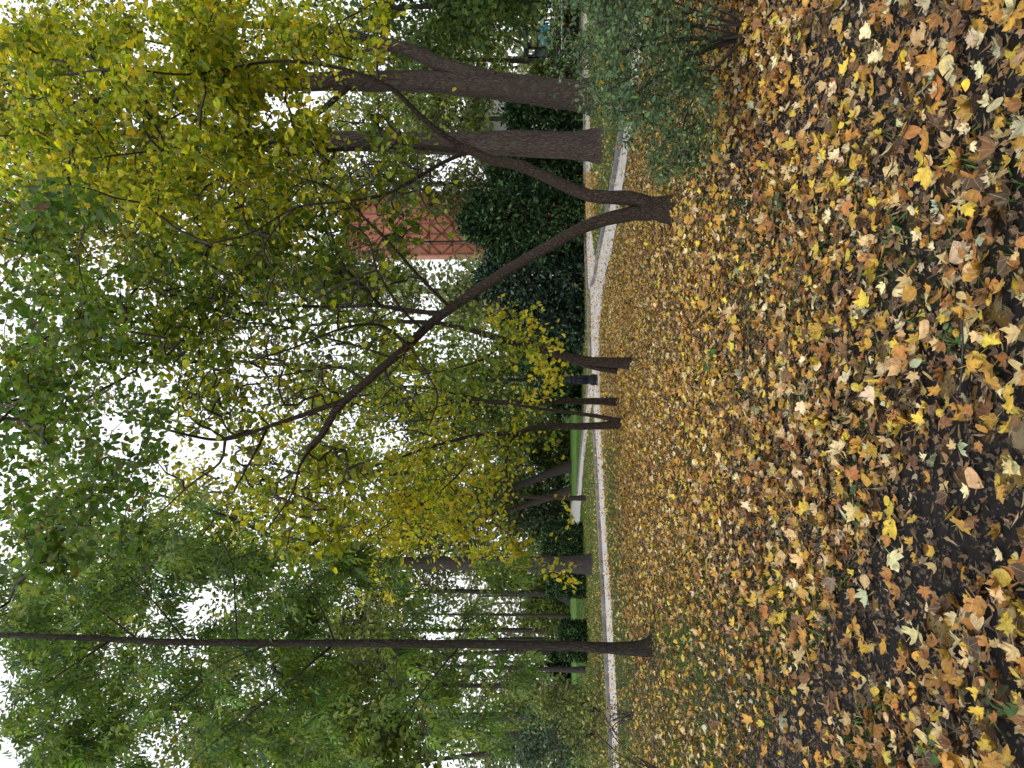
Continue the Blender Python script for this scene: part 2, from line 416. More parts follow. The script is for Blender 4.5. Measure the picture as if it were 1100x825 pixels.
def ribbon(name, mat, near, far, z, y0, y1, n=90):
    ys = np.linspace(y0, y1, n)
    a = np.array([G(interp(y, near) + R.normal(0, .25), y) for y in ys]); bb = np.array([G(interp(y, far), y) for y in ys])
    v = np.concatenate([a, bb]); v[:, 2] = z
    mb = MB(); i = np.arange(n - 1); mb.quads(v, np.stack([i, i + 1, n + i + 1, n + i], 1))
    return tag(mb.build(name, mat), kind='structure')
LEFT_FAR = [(300, 634), (350, 635), (400, 636), (430, 637), (460, 639.5), (520, 643), (580, 646.5), (640, 650), (700, 653), (760, 656), (825, 659), (900, 661)]
ribbon('path', m_path, [(300, 652)] + [p for p in MAIN_NEAR if p[0] > 300], LEFT_FAR, .004, 296, 900)
ribbon('path', m_path, [(p[0], p[1] - 1.5) for p in MAIN_NEAR if p[0] < 305], MAIN_FAR + [(304, 638)], .008, -60, 304)
RF_NEAR = [(-40, 631), (30, 631.5), (130, 634), (250, 636), (310, 643)]
RF_FAR = [(-40, 627), (30, 627), (130, 629), (250, 629.5), (310, 632.5)]
ribbon('path', m_path, RF_NEAR, RF_FAR, .012, -40, 310)
BK_NEAR = [(405, 640), (430, 637), (460, 632), (500, 627), (530, 625), (548, 624), (575, 621.5)]
BK_FAR = [(405, 633.5), (430, 631), (460, 627.5), (500, 623.5), (530, 621), (540, 614), (550, 613), (575, 613)]
ribbon('path', m_path, BK_NEAR, BK_FAR, .016, 405, 575)

def kerb(pl, hgt=.11, wid=.12):
    """one kerb edge along photo points on the ground, its face towards the path"""
    p = spline([G(x, y) for x, y in pl], .5); p[:, 2] = 0
    t = np.gradient(p, axis=0); t /= np.linalg.norm(t, axis=1, keepdims=True)
    nrm = np.stack([-t[:, 1], t[:, 0], t[:, 2] * 0], 1)
    if nrm[len(nrm) // 2][1] < 0: nrm = -nrm
    up = np.array([0, 0, hgt]); n = len(p)
    rows = [p, p + up * .9, p + up + nrm * .012, p + up + nrm * wid, p + nrm * wid]
    v = np.concatenate(rows); i = np.arange(n - 1); q = []
    for k in range(4): q.append(np.stack([k * n + i, k * n + i + 1, (k + 1) * n + i + 1, (k + 1) * n + i], 1))
    mb = MB(); mb.quads(v, np.concatenate(q)); return tag(mb.build('kerb', M_KERB), kind='structure')
kerb([(x, y) for y, x in LEFT_FAR if y >= 436])
kerb([(x, y) for y, x in sorted(MAIN_FAR)] + [(636.5, 308)])
kerb([(x, y) for y, x in RF_FAR] + [(633.5, 340), (634.5, 380), (633, 402)])
kerb([(x, y) for y, x in BK_FAR if 404 < y < 532], .1)

# ------------------------------------------------------------------ leaf shapes
def fan(outline, centre):
    v = np.concatenate([[centre], outline]); n = len(outline)
    return v, np.array([[0, 1 + i, 1 + (i + 1) % n] for i in range(n)])
_half = [(.10, -.02), (.24, -.09), (.40, .02), (.30, .13), (.47, .22), (.60, .44), (.43, .46), (.22, .50), (.29, .68), (.15, .75)]
def maple(k1, k2, fold, tw, stalk=.45, seed=0):
    rr = np.random.default_rng(seed)
    o = [(0, .04)] + _half + [(0, 1.0)] + [(-x, y) for x, y in _half[::-1]]
    o = np.array(o) + rr.normal(0, .022, (len(o), 2))
    v, t = fan(np.c_[o, np.zeros(len(o))], [0, .32, 0])
    v[:, 1] -= .4
    x, y = v[:, 0].copy(), v[:, 1].copy()
    z = fold * np.abs(x) + tw * x * y + rr.normal(0, .025, len(v))
    if abs(k1) > .05: v[:, 0] = np.sin(k1 * x) / k1; z += (1 - np.cos(k1 * x)) / k1
    if abs(k2) > .05: v[:, 1] = np.sin(k2 * y) / k2; z += (1 - np.cos(k2 * y)) / k2
    v[:, 2] = z
    b = v[1]; n = len(v)
    e = b + np.array([rr.normal(0, .1), -stalk, .08])
    v = np.concatenate([v, [b + [.014, 0, 0], b - [.014, 0, 0], e + [.01, 0, 0], e - [.01, 0, 0]]])
    t = np.concatenate([t, [[n, n + 1, n + 3], [n, n + 3, n + 2]]])
    return v, t
def oval(k1, k2, fold, w=.42, seed=0):
    rr = np.random.default_rng(seed)
    ys = [0, .12, .35, .6, .82]; xs = [.05, .28, .46, .36, .18]
    o = [(w / .46 * x, y) for x, y in zip(xs, ys)] + [(0, 1.0)] + [(-w / .46 * x, y) for x, y in zip(xs[::-1], ys[::-1])]
    v, t = fan(np.c_[np.array(o), np.zeros(len(o))], [0, .42, 0]); v[:, 1] -= .45
    x, y = v[:, 0].copy(), v[:, 1].copy(); z = fold * np.abs(x) + rr.normal(0, .02, len(v))
    if abs(k1) > .05: v[:, 0] = np.sin(k1 * x) / k1; z += (1 - np.cos(k1 * x)) / k1
    if abs(k2) > .05: v[:, 1] = np.sin(k2 * y) / k2; z += (1 - np.cos(k2 * y)) / k2
    v[:, 2] = z
    return v, t
# (shape, words for its state)
SHAPES = [(maple(.35, .3, .05, .1, seed=1), 'flat', 'maple'), (maple(.9, .5, .1, .2, seed=2), 'slightly cupped', 'maple'), (maple(-1.0, -.8, 0, .2, seed=3), 'arched', 'maple'),
          (maple(2.4, .9, .1, .3, seed=4), 'curled', 'maple'), (maple(3.6, 1.6, 0, .2, seed=5), 'tightly rolled', 'maple'), (maple(-2.2, -1.4, 0, .3, seed=6), 'humped', 'maple'),
          (maple(1.0, 2.4, .2, -.3, seed=7), 'curled', 'maple'), (maple(.1, .2, .75, .1, seed=8), 'folded', 'maple'), (maple(.4, -.3, .1, -.2, seed=9), 'flat', 'maple'),
          (oval(.8, .6, .1, seed=10), 'slightly cupped', 'oval'), (oval(2.6, 1.0, .1, .36, seed=11), 'curled', 'oval'), (oval(-.9, -.7, 0, .40, seed=12), 'arched', 'oval')]
def lobed_small(k1, k2, seed):
    rr = np.random.default_rng(seed)
    o = np.array([(0, 0), (.36, .0), (.30, .18), (.58, .44), (.24, .52), (0, 1), (-.24, .52), (-.58, .44), (-.30, .18), (-.36, 0)]) + rr.normal(0, .03, (10, 2))
    v, t = fan(np.c_[o, np.zeros(10)], [0, .34, 0]); v[:, 1] -= .4
    x, y = v[:, 0].copy(), v[:, 1].copy()
    v[:, 0] = np.sin(k1 * x) / k1; v[:, 1] = np.sin(k2 * y) / k2
    v[:, 2] = (1 - np.cos(k1 * x)) / k1 + (1 - np.cos(k2 * y)) / k2 + rr.normal(0, .03, len(v))
    return v, t
FARSHAPES = [lobed_small(.6, .5, 1), lobed_small(2.2, .8, 2), lobed_small(-1.6, -1.2, 3), lobed_small(1.0, 2.4, 4), lobed_small(3.4, 1.4, 5)]

def tree_leaf(w, fold, droop, heart=.0):
    y = [0, .22, .55, 1.0]; xs = [0, .8 * w, w * .82]
    z = [0, .03, -droop * .35, -droop]
    v = np.array([[0, y[0], 0], [0, y[1], z[1]], [0, y[2], z[2]], [0, y[3], z[3]],
                  [xs[1], y[1] - heart, fold * xs[1]], [xs[2], y[2], fold * xs[2] + z[2]], [-xs[1], y[1] - heart, fold * xs[1]], [-xs[2], y[2], fold * xs[2] + z[2]]])
    t = np.array([[0, 4, 1], [4, 5, 2], [4, 2, 1], [5, 3, 2], [0, 1, 6], [1, 2, 6], [6, 2, 7], [7, 2, 3]])
    return v, t
def diamond(w=.38, fold=.25, bend=-.15):
    return np.array([[0, 0, 0], [w, .45, fold * w], [0, 1, bend], [-w, .45, fold * w]]), np.array([[0, 1, 2], [0, 2, 3]])
LIME = [tree_leaf(.44, .25, .15, .1), tree_leaf(.40, -.15, .3, .08), tree_leaf(.46, .5, .05, .1)]
LEAFLET = [tree_leaf(.2, .3, .25), tree_leaf(.17, .1, .4), tree_leaf(.22, -.2, .15)]
DIA = [diamond(), diamond(.32, .4, -.3), diamond(.45, -.1, .1)]
NEEDLE = [diamond(.16, .2, -.1), diamond(.2, -.2, .15)]

def basis_from(d, n):
    d = d / (np.linalg.norm(d, axis=1, keepdims=True) + 1e-9)
    s = np.cross(d, n); s /= np.linalg.norm(s, axis=1, keepdims=True) + 1e-9
    n = np.cross(s, d)
    return np.stack([s, d, n], 1)
def hang_basis(k, down=.55, spread=1.0, out=None):
    d = R.normal(0, 1, (k, 3)) * spread; d[:, 2] = d[:, 2] * .6 - down
    if out is not None: d += out
    n = R.normal(0, .75, (k, 3)); n[:, 2] += .8
    return basis_from(d, n)
def pick(pal, k, jit=.18):
    """k colours from a palette of (weight, (r, g, b))"""
    wts = np.array([p[0] for p in pal], float); wts /= wts.sum()
    c = np.array([p[1] for p in pal])[R.choice(len(pal), k, p=wts)]
    return np.clip(c * (1 + R.normal(0, jit, (k, 1))) * (1 + R.normal(0, jit * .4, (k, 3))), .004, .9)

PAL_LITTER = [(20, (.54, .385, .17)), (11, (.66, .55, .31)), (14, (.55, .39, .045)), (22, (.46, .25, .035)), (23, (.34, .145, .034)), (14, (.185, .085, .032)), (9, (.08, .043, .023)), (2.2, (.36, .39, .24)), (.8, (.15, .085, .06)), (1.4, (.70, .52, .035))]
LITTER_WORDS = ['tan', 'cream', 'yellow', 'golden brown', 'orange brown', 'brown', 'dark brown', 'grey green', 'purplish brown', 'bright yellow']

# ------------------------------------------------------------------ fallen leaves
def litter():
    D0, D1 = 1.7, 38.0
    n = 480000
    Dd = np.sqrt(R.uniform((D0 + 1) ** 2, (D1 + 1) ** 2, n)) - 1
    X = R.uniform(-1, 1, n) * (.56 * Dd + 1.2)
    p = np.stack([X, Dd, np.zeros(n)], 1)
    leaf, grass = zones(p)
    x, y = proj(p)
    onpath = (x < interp(y, MAIN_NEAR)) & (x > np.where(y < 300, interp(y, MAIN_FAR), interp(y, LEFT_FAR)) - 2)
    dens = np.where(onpath, .07, leaf * 1.0)
    dens = dens * np.clip(.95 - .06 * (Dd - 5), .60, .95)
    keep = R.random(n) < dens
    p, Dd, x, y, grass = p[keep], Dd[keep], x[keep], y[keep], grass[keep]
    n = len(p)
    size = np.clip(R.lognormal(math.log(.057), .33, n), .025, .105)
    p[:, 2] = R.random(n) ** 1.5 * .07 + .006 + size * .05
    nn = R.normal(0, .52, (n, 3)); nn[:, 2] = 1
    edge = R.random(n) < .13; nn[edge] = R.normal(0, 1, (edge.sum(), 3)) + [0, 0, .3]
    d = R.normal(0, 1, (n, 3)); d[:, 2] *= .15
    B = basis_from(d, nn)
    wts = np.array([q[0] for q in PAL_LITTER], float)
    far_w = wts * np.array([1.0, .9, 1.7, 1.8, 1.0, .6, .5, .3, .4, 2.5])
    ci = np.where(Dd < 6.5, R.choice(len(wts), n, p=wts / wts.sum()), R.choice(len(wts), n, p=far_w / far_w.sum()))
    col = np.array([q[1] for q in PAL_LITTER])[ci] * (1 + R.normal(0, .16, (n, 1))) * (1 + R.normal(0, .05, (n, 3)))
    col = np.clip(col, .01, .85)
    si = R.choice(len(SHAPES), n, p=np.array([12, 12, 9, 10, 6, 8, 9, 6, 10, 7, 6, 5]) / 100)
    rolled = np.isin(ci, [4, 5, 6, 8]) & (R.random(n) < .5); si = np.where(rolled, R.choice([3, 4, 5, 6, 10], n), si)
    inside = (x > 0) & (x < 1092) & (y > 8) & (y < 817)
    show = np.where(inside, size / np.hypot(Dd, H) * (.35 + .65 * np.abs(B[:, 2, 2])) * (p[:, 2] + .03), 0)
    own = np.argsort(-show)[:300]
    mask = np.zeros(n, bool); mask[own] = True
    mb = MB(lp=True)
    for k, (sh, st, sp_) in enumerate(SHAPES):
        q = (~mask) & (si == k) & (Dd < 8.5)
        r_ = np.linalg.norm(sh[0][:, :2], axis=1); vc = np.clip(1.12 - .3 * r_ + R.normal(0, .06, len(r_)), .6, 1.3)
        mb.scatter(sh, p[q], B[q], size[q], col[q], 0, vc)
    fs = R.choice(len(FARSHAPES), n)
    for k, sh in enumerate(FARSHAPES):
        q = (Dd >= 8.5) & (fs == k)
        mb.scatter(sh, p[q], B[q], size[q], col[q])
    # crumbled brown bits and stalks between the whole leaves
    kf = 170000
    fd = np.sqrt(R.uniform(1.7 ** 2, 14 ** 2, kf)); fp = np.stack([R.uniform(-1, 1, kf) * (.56 * fd + .7), fd, R.random(kf) * .018 + .004], 1)
    fl, fg = zones(fp); fx, fy = proj(fp); ok = (fx > interp(fy, MAIN_NEAR)) & (R.random(kf) < .25 + .75 * fl); fp = fp[ok]; kf = len(fp)
    fn = R.normal(0, .6, (kf, 3)); fn[:, 2] += .9
    fc = pick([(3, (.12, .07, .04)), (3, (.20, .12, .06)), (3, (.065, .042, .03)), (2, (.32, .22, .11)), (1, (.42, .34, .2))], kf)
    fb = basis_from(R.normal(0, 1, (kf, 3)) * [1, 1, .25], fn); fsz = R.uniform(.012, .045, kf); w3 = R.integers(0, 3, kf)
    for k, sh in enumerate((lobed_small(1.2, .8, 9), diamond(.3, .5, .2), diamond(.09, .3, .3))):
        q = w3 == k; mb.scatter(sh, fp[q], fb[q], fsz[q] * (1.5 if k == 2 else 1), fc[q])
    # soil crumbs
    kc = 60000; cd2 = np.sqrt(R.uniform(1.6 ** 2, 64, kc)); cp_ = np.stack([R.uniform(-1, 1, kc) * (.56 * cd2 + .5), cd2, np.full(kc, .002)], 1)
    cl_, cg_ = zones(cp_); ok = R.random(kc) < np.clip(1.15 - cl_, .1, 1); cp_ = cp_[ok]; kc = len(cp_)
    octa = (np.array([[.6, 0, 0], [0, .6, 0], [-.6, 0, 0], [0, -.6, 0], [.1, .1, .6]]), np.array([[0, 1, 4], [1, 2, 4], [2, 3, 4], [3, 0, 4]]))
    mb.scatter(octa, cp_, basis_from(R.normal(0, 1, (kc, 3)) * [1, 1, .2], R.normal(0, .3, (kc, 3)) + [0, 0, 1]), R.lognormal(math.log(.009), .5, kc), pick([(3, (.03, .025, .024)), (2, (.05, .042, .04)), (1, (.016, .014, .013)), (.2, (.2, .18, .16))], kc))
    tag(mb.build('fallen_leaves', M_LEAFY, smooth=True), 'carpet of fallen yellow, tan and brown leaves under the trees', 'leaf litter', kind='stuff')
    # the 300 that show largest are things of their own
    pl = p[own]; szw = np.where(size[own] > .092, 'large', np.where(size[own] > .072, 'medium', 'small'))
    lfz, grz = zones(pl)
    words = []
    for i, k in enumerate(own):
        st, kind_ = SHAPES[si[k]][1], SHAPES[si[k]][2]
        words.append((szw[i], st, LITTER_WORDS[ci[k]], kind_))
    for i, k in enumerate(own):
        dd = np.hypot(*(pl[:, :2] - pl[i, :2]).T); o_ = np.argsort(dd)
        nb, nb2 = words[o_[1]], words[o_[2]]
        w0 = words[i]
        on = 'on bare soil' if lfz[i] < .45 else ('in grass' if grz[i] > .5 else 'in the litter')
        rel = 'touching' if dd[o_[1]] < .07 else 'beside'
        lab = f'{w0[0]} {w0[2]} {w0[3]} leaf, {w0[1]}, {on} {rel} {nb[1]} {nb[2]} one'
        if len(lab.split()) <= 12: lab += f' and {nb2[2]} one'
        lab = lab.replace('slightly cupped', 'cupped') if len(lab.split()) > 15 else lab
        lab = ' '.join(lab.split()[:16])
        mb = MB(lp=True); sh = SHAPES[si[k]][0]
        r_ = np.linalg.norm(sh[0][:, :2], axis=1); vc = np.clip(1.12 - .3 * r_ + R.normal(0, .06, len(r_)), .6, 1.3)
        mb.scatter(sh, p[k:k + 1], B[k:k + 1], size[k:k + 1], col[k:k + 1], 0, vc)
        o = mb.build('fallen_leaf', M_LEAFY, smooth=True, origin=p[k])
        tag(o, lab, 'leaf', 'fallen leaves lying close to the camera')
litter()

# grass blades: short turf and tufts between the leaves
def turf():
    n = 330000
    Dd = np.where(np.arange(n) < 170000, np.sqrt(R.uniform(4, 100, n)), np.sqrt(R.uniform(100, 27 ** 2, n))); X = R.uniform(-1, 1, n) * (.56 * Dd + .8)
    p = np.stack([X, Dd, np.zeros(n)], 1); leaf, grass = zones(p); x, y = proj(p)
    path = (x < interp(y, MAIN_NEAR) + .5) & (x > np.where(y < 300, interp(y, MAIN_FAR), interp(y, LEFT_FAR)) - 1.5)
    tuft = np.clip((vnoise(p, .22, 21) - .45) * 4, 0, 1)
    keep = (~path) & (R.random(n) < np.clip(grass * 1.1 - .12, 0, 1) * (.25 + .75 * tuft))
    p = p[keep]; Dd = Dd[keep]; k = len(p)
    h_ = R.uniform(.025, .07, k) * np.where(Dd < 10, 1, 1.25)
    d = R.normal(0, .5, (k, 3)); d[:, 2] = 1; nn = R.normal(0, 1, (k, 3)); nn[:, 2] = .2
    blade = (np.array([[-.07, 0, 0], [.07, 0, 0], [.06, .55, .08], [-.06, .55, .08], [0, 1, .3]]), np.array([[0, 1, 2], [0, 2, 3], [3, 2, 4]]))
    mb = MB(); mb.scatter(blade, p, basis_from(d, nn), h_, pick([(5, (.065, .12, .025)), (3, (.09, .17, .035)), (2, (.05, .085, .03)), (1, (.16, .16, .05))], k))
    n2 = 110000; d2 = np.sqrt(R.uniform(27 ** 2, 50 ** 2, n2)); p2 = np.stack([R.uniform(-1, 1, n2) * (.56 * d2 + .8), d2, np.zeros(n2)], 1); x2, y2 = proj(p2)
    offp = ~((y2 > 400) & (y2 < 578) & (x2 < interp(y2, BK_NEAR) + .5) & (x2 > interp(y2, BK_FAR) - .5)) & ~((y2 < 312) & (x2 < interp(y2, RF_NEAR) + .5) & (x2 > interp(y2, RF_FAR) - .5)) & ~((y2 >= 296) & (x2 < interp(y2, MAIN_NEAR) + .5) & (x2 > interp(y2, LEFT_FAR) - 1.5))
    p2 = p2[offp]; k2 = len(p2); e2 = R.normal(0, .5, (k2, 3)); e2[:, 2] = 1
    mb.scatter(blade, p2, basis_from(e2, R.normal(0, 1, (k2, 3))), R.uniform(.06, .13, k2), pick([(5, (.075, .145, .03)), (3, (.11, .19, .04)), (2, (.05, .09, .03)), (1, (.17, .17, .06))], k2))
    tag(mb.build('grass', M_GRASS), 'short green grass growing through the fallen leaves', 'grass', kind='stuff')
turf()

# ------------------------------------------------------------------ trees
def stem_mesh(pts, sides, step, rough, flare=None):
    """pts rows: x, y, z, radius"""
    s = spline(pts, step); p, r = s[:, :3].copy(), s[:, 3].copy()
    if flare:
        z = p[:, 2] - p[0, 2]; r = r * (1 + flare * np.exp(-np.clip(z, 0, None) / (.35 if flare < .6 else .5)))
    n = len(p); wob = np.cumsum(R.normal(0, .25, (n, 3)), 0); wob -= np.linspace(0, 1, n)[:, None] * wob[-1]
    wob[:, 2] = 0
    p[:, :2] += (wob * r[:, None] * .10)[:, :2]
    mb = MB(); mb.tube(p, r, sides, rough=rough)
    return mb, s

def px_line(line, D, rad):
    """photo points (x, y[, distance offset]) -> rows x y z r; rad (base, tip) metres"""
    k = len(line); out = []
    for i, q in enumerate(line):
        dd = q[2] if len(q) > 2 else 0
        out.append([*P(q[0], q[1], D + dd), rad[0] + (rad[1] - rad[0]) * (i / max(1, k - 1)) ** .8])
    return np.array(out)

def grow(crown, sk, attr, leaf_n, leaf_size, pals, protos, sigma, twig_mi=1, tip_r=.0035, compound=False, down=.55, max_r=.017, sides=4, jitter=.09, gather=.9, lm=1.0, pm=None):
    """twigs from the limbs sk (rows x y z r) out to every attractor, each carrying a spray of leaves.
    attr rows x y z palette_index"""
    A = attr[:, :3]
    d0 = np.array([np.min(np.linalg.norm(sk[:, :3] - a, axis=1)) for a in A])
    order = np.argsort(d0)
    cap = len(sk) + len(A) * 5 + 5
    pos = np.zeros((cap, 3)); par = np.full(cap, -1); cnt = np.zeros(cap); lim = np.full(cap, 9.0)
    m = len(sk); pos[:m] = sk[:, :3]; lim[:m] = np.maximum(sk[:, 3], .004)
    paths = []
    for ai in order:
        a = A[ai]
        dv = a - pos[:m]; dist = np.linalg.norm(dv, axis=1)
        cost = dist + .25 * np.clip(pos[:m, 2] - a[2], -.2, None)
        j = int(np.argmin(cost)); s = pos[j]; L = dist[j]
        ns = 2 if L < .5 else (3 if L < 1.5 else 4)
        t = np.linspace(0, 1, ns + 1)[1:]
        mid = s[None] + (a - s)[None] * t[:, None]
        mid[:, 2] += np.sin(t * math.pi) * L * .10
        mid[:-1] += R.normal(0, jitter * .5 * L, (ns - 1, 3)) * .6
        idx = [j]
        for q in mid:
            pos[m] = q; par[m] = idx[-1]; idx.append(m); m += 1
        k = idx[-1]
        paths.append((ai, idx))
        while k >= 0:
            cnt[k] += 1; k = par[k]
    rad = np.minimum(np.minimum(tip_r * np.maximum(cnt, 1) ** .45, max_r), lim)
    for ai, idx in paths:
        p = pos[idx]; r = rad[idx].copy()
        r[0] = min(r[0], r[1] * 1.25); r[-1] *= .6
        crown.tube(p, r, sides, mi=twig_mi, cap=False)
    # leaves
    allp, alld, allpi = [], [], []
    for ai, idx in paths:
        k = max(1, int(leaf_n * LM * lm * (pm or {}).get(int(attr[ai, 3]), 1) * R.uniform(.5, 1.5)))
        a = pos[idx[-1]]; b_ = pos[idx[-2]]; bb = pos[idx[-3]] if len(idx) > 2 and gather < .9 else b_
        t = R.random((k, 1)) * gather
        q = a + (b_ - a) * t
        q = q + R.normal(0, sigma, (k, 3)) * [1, 1, .75]
        q[:, 2] -= abs(R.normal(0, sigma * .4, k))
        allp.append(q); alld.append(np.repeat(((a - b_) / (np.linalg.norm(a - b_) + 1e-6))[None], k, 0)); allpi.append(np.full(k, attr[ai, 3]))
    q = np.concatenate(allp); dd = np.concatenate(alld); pi = np.concatenate(allpi).astype(int)
    col = np.zeros((len(q), 3))
    for u in np.unique(pi):
        s_ = pi == u; col[s_] = pick(pals[u], s_.sum())
    sz = leaf_size * np.clip(R.normal(1, .25, len(q)), .45, 1.7)
    if not compound:
        B = hang_basis(len(q), down, 1.0, dd * .5)
        w_ = R.integers(0, len(protos), len(q))
        for k, pr in enumerate(protos):
            s_ = w_ == k; crown.scatter(pr, q[s_], B[s_], sz[s_], col[s_], 0)
    else:
        # a drooping leaf of several leaflets on one stalk
        B = hang_basis(len(q), down * 1.2, .9, dd * .6)
        ll = leaf_size * 3.0 * R.uniform(.7, 1.2, len(q))
        for tpos, sd_ in ((.3, 1), (.3, -1), (.55, 1), (.55, -1), (.8, 1), (.8, -1), (1.0, 0)):
            pp = q + B[:, 1] * (ll * tpos)[:, None]; pp[:, 2] -= ll * tpos ** 2 * .25
            d = B[:, 1] * .8 + B[:, 0] * sd_ * .8 + R.normal(0, .15, (len(q), 3)); d[:, 2] -= .25
            n_ = B[:, 2] + R.normal(0, .25, (len(q), 3))
            crown.scatter(protos[int(R.integers(0, len(protos)))], pp, basis_from(d, n_), sz * (1.0 if sd_ else 1.15), col * (1 + R.normal(0, .08, (len(q), 1))), 0)
    return

AM, LM = 1.45, 1.6
def blobs(bl, D, AP=None):
    """bl rows: x, y, rx, ry, number, near offset, far offset, palette"""
    out = []
    for x, y, rx, ry, n, d0, d1, pi in bl:
        n = int(n * AM * (AP or {}).get(pi, 1))
        # sprays gather in clumps: a few centres, several sprays round each
        m_ = max(2, n // 4); rr = np.sqrt(R.random(m_)); a = R.random(m_) * 2 * math.pi; dc = R.uniform(d0, d1, m_)
        for i in range(n):
            q_ = i % m_
            x_ = x + rx * rr[q_] * math.cos(a[q_]) + R.normal(0, rx * .17); y_ = y + ry * rr[q_] * math.sin(a[q_]) + R.normal(0, ry * .17)
            q = P(x_, y_, D + dc[q_] + R.normal(0, .10 * (d1 - d0)))
            if q[2] > .35: out.append([*q, pi])
    return np.array(out)

def tree(name, label, cat, base, limbs, attr, leaf, pals, protos, bark, leaf_mat_, group=None, sides=14, flare=.35, rough=.14, **kw):
    """base = ground point; limbs = list of (part name, rows x y z r); the first is the trunk"""
    root = thing(name, label, cat, (base[0], base[1], 0), group)
    sks = []
    for i, (pn, rows) in enumerate(limbs):
        rmax = rows[0, 3]
        mb, s = stem_mesh(rows, sides if rmax > .04 else 8, max(.10, rmax * .9), rough, flare if i == 0 else (.1 if pn == 'trunk' else None))
        mb.build(pn, bark, root, smooth=True)
        sks.append(s if i else s[int(len(s) * .25):])
    if attr is not None and len(attr):
        cr = MB(); grow(cr, np.concatenate(sks), attr, leaf[0], leaf[1], pals, protos, leaf[2], **kw)
        cr.build('crown', [leaf_mat_, M_TWIG], root)
    return root

YG = [(4, (.30, .335, .028)), (3, (.18, .25, .025)), (4, (.47, .455, .035)), (1.2, (.09, .15, .025)), (.7, (.55, .45, .03))]
GR = [(4, (.12, .19, .03)), (3, (.165, .235, .035)), (2, (.075, .125, .03)), (1, (.30, .32, .035))]
YL = [(4, (.50, .445, .04)), (3, (.42, .41, .035)), (2, (.24, .28, .03)), (.4, (.44, .30, .03))]
YM = [(3, (.44, .42, .035)), (4, (.24, .29, .03)), (3, (.13, .19, .03))]
DG = [(3, (.05, .09, .025)), (3, (.08, .125, .03)), (1, (.12, .15, .03))]
ASHP = [(4, (.10, .18, .045)), (3, (.155, .245, .055)), (2, (.06, .11, .042)), (1, (.22, .28, .055))]

# forked lime with the two crooked stems
DA = GD(725)
A1 = [(500, 160, .2), (470, 140, .1), (445, 118, 0), (425, 98, -.2), (395, 82, -.4), (350, 70, -.6), (290, 66, -.8), (200, 80, -1.2), (120, 70, -1.6)]
A2 = [(502, 162, .2), (477, 160, .3), (439, 157, .4), (395, 158, .5), (344, 162, .6), (300, 165, .6), (240, 150, .4), (180, 160, .2), (100, 170, 0)]
A3 = [(500, 164, .2), (470, 178, 0), (440, 196, -.2), (410, 210, -.4), (375, 216, -.6), (318, 223, -.8), (270, 250, -1), (225, 262, -1.2)]
A4 = [(474, 337, .3), (440, 334, .5), (400, 328, .8), (365, 330, 1), (325, 329, 1.1), (280, 326, 1.2), (230, 323, 1.3), (185, 319, 1.4), (153, 305, 1.4), (95, 274, 1.4)]
A5 = [(482, 329, .3), (450, 297, .1), (422, 265, -.2), (395, 238, -.4), (360, 205, -.7), (320, 190, -1)]
A6 = [(372, 430, -.2), (326, 446, -.3), (293, 457, -.4), (244, 472, -.5), (204, 468, -.7), (159, 455, -.9), (115, 440, -1.1)]
B1 = [(407, 328, .7), (393, 310, .5), (375, 293, .3), (362, 272, .1), (356, 250, 0), (344, 216, -.2), (330, 180, -.4)]
B2 = [(407, 326, .7), (382, 305, .8), (331, 281, .9), (286, 267, 1.0), (235, 262, 1.0), (180, 250, 1.0)]
B3 = [(455, 355, .1), (430, 330, -.3), (405, 290, -.6), (395, 255, -.8), (365, 235, -1)]
B4 = [(425, 386, -.1), (385, 372, .3), (345, 362, .6), (300, 350, .8), (255, 352, 1.0), (205, 345, 1.2)]
B5 = [(395, 410, -.2), (365, 395, .2), (325, 400, .4), (280, 405, .5), (235, 400, .6)]
B6 = [(440, 160, .4), (415, 180, .8), (385, 190, 1.1), (350, 192, 1.3), (300, 205, 1.5)]
B7 = [(318, 223, -.8), (300, 240, -.6), (268, 282, -.4), (240, 300, -.2)]
B8 = [(440, 372, 0), (455, 395, -.4), (470, 425, -.7), (462, 455, -.9)]
A7 = [(242, 473, -.5), (236, 497, -.4), (204, 521, -.3), (174, 549, -.2)]
A8 = [(338, 476, -.3), (322, 500, -.5), (314, 530, -.6), (290, 565, -.8)]
A9 = [(286, 462, -.4), (272, 490, -.7), (250, 530, -.9)]
A10 = [(440, 372, -.1), (410, 350, -.4), (370, 352, -.8), (320, 372, -1.1), (270, 388, -1.3)]
fork = [('trunk', px_line([(727, 225), (712, 225), (698, 223), (688, 222)], DA, (.150, .115))),
        ('trunk', px_line([(700, 220), (680, 213), (655, 212), (632, 210, .05), (605, 199, .1), (580, 187, .15), (555, 177, .15), (530, 173, .2), (510, 164, .2), (496, 158, .2)], DA, (.088, .058))),
        ('trunk', px_line([(700, 228), (680, 230), (660, 234), (640, 240), (615, 251), (585, 268, .1), (545, 291, .2), (505, 318, .3), (465, 346, .2), (440, 370), (400, 405, -.2), (365, 437, -.2), (345, 468, -.3), (330, 484, -.3)], DA, (.092, .040)))]
for k, (ln, r0) in enumerate(((A1, .042), (A2, .048), (A3, .028), (A4, .036), (A5, .026), (A6, .036), (A7, .020), (A8, .022), (A9, .018), (A10, .020), (B1, .026), (B2, .022), (B3, .018), (B4, .018), (B5, .016), (B6, .018), (B7, .014), (B8, .013))):
    fork.append(('branch', px_line(ln, DA, (r0, .009))))
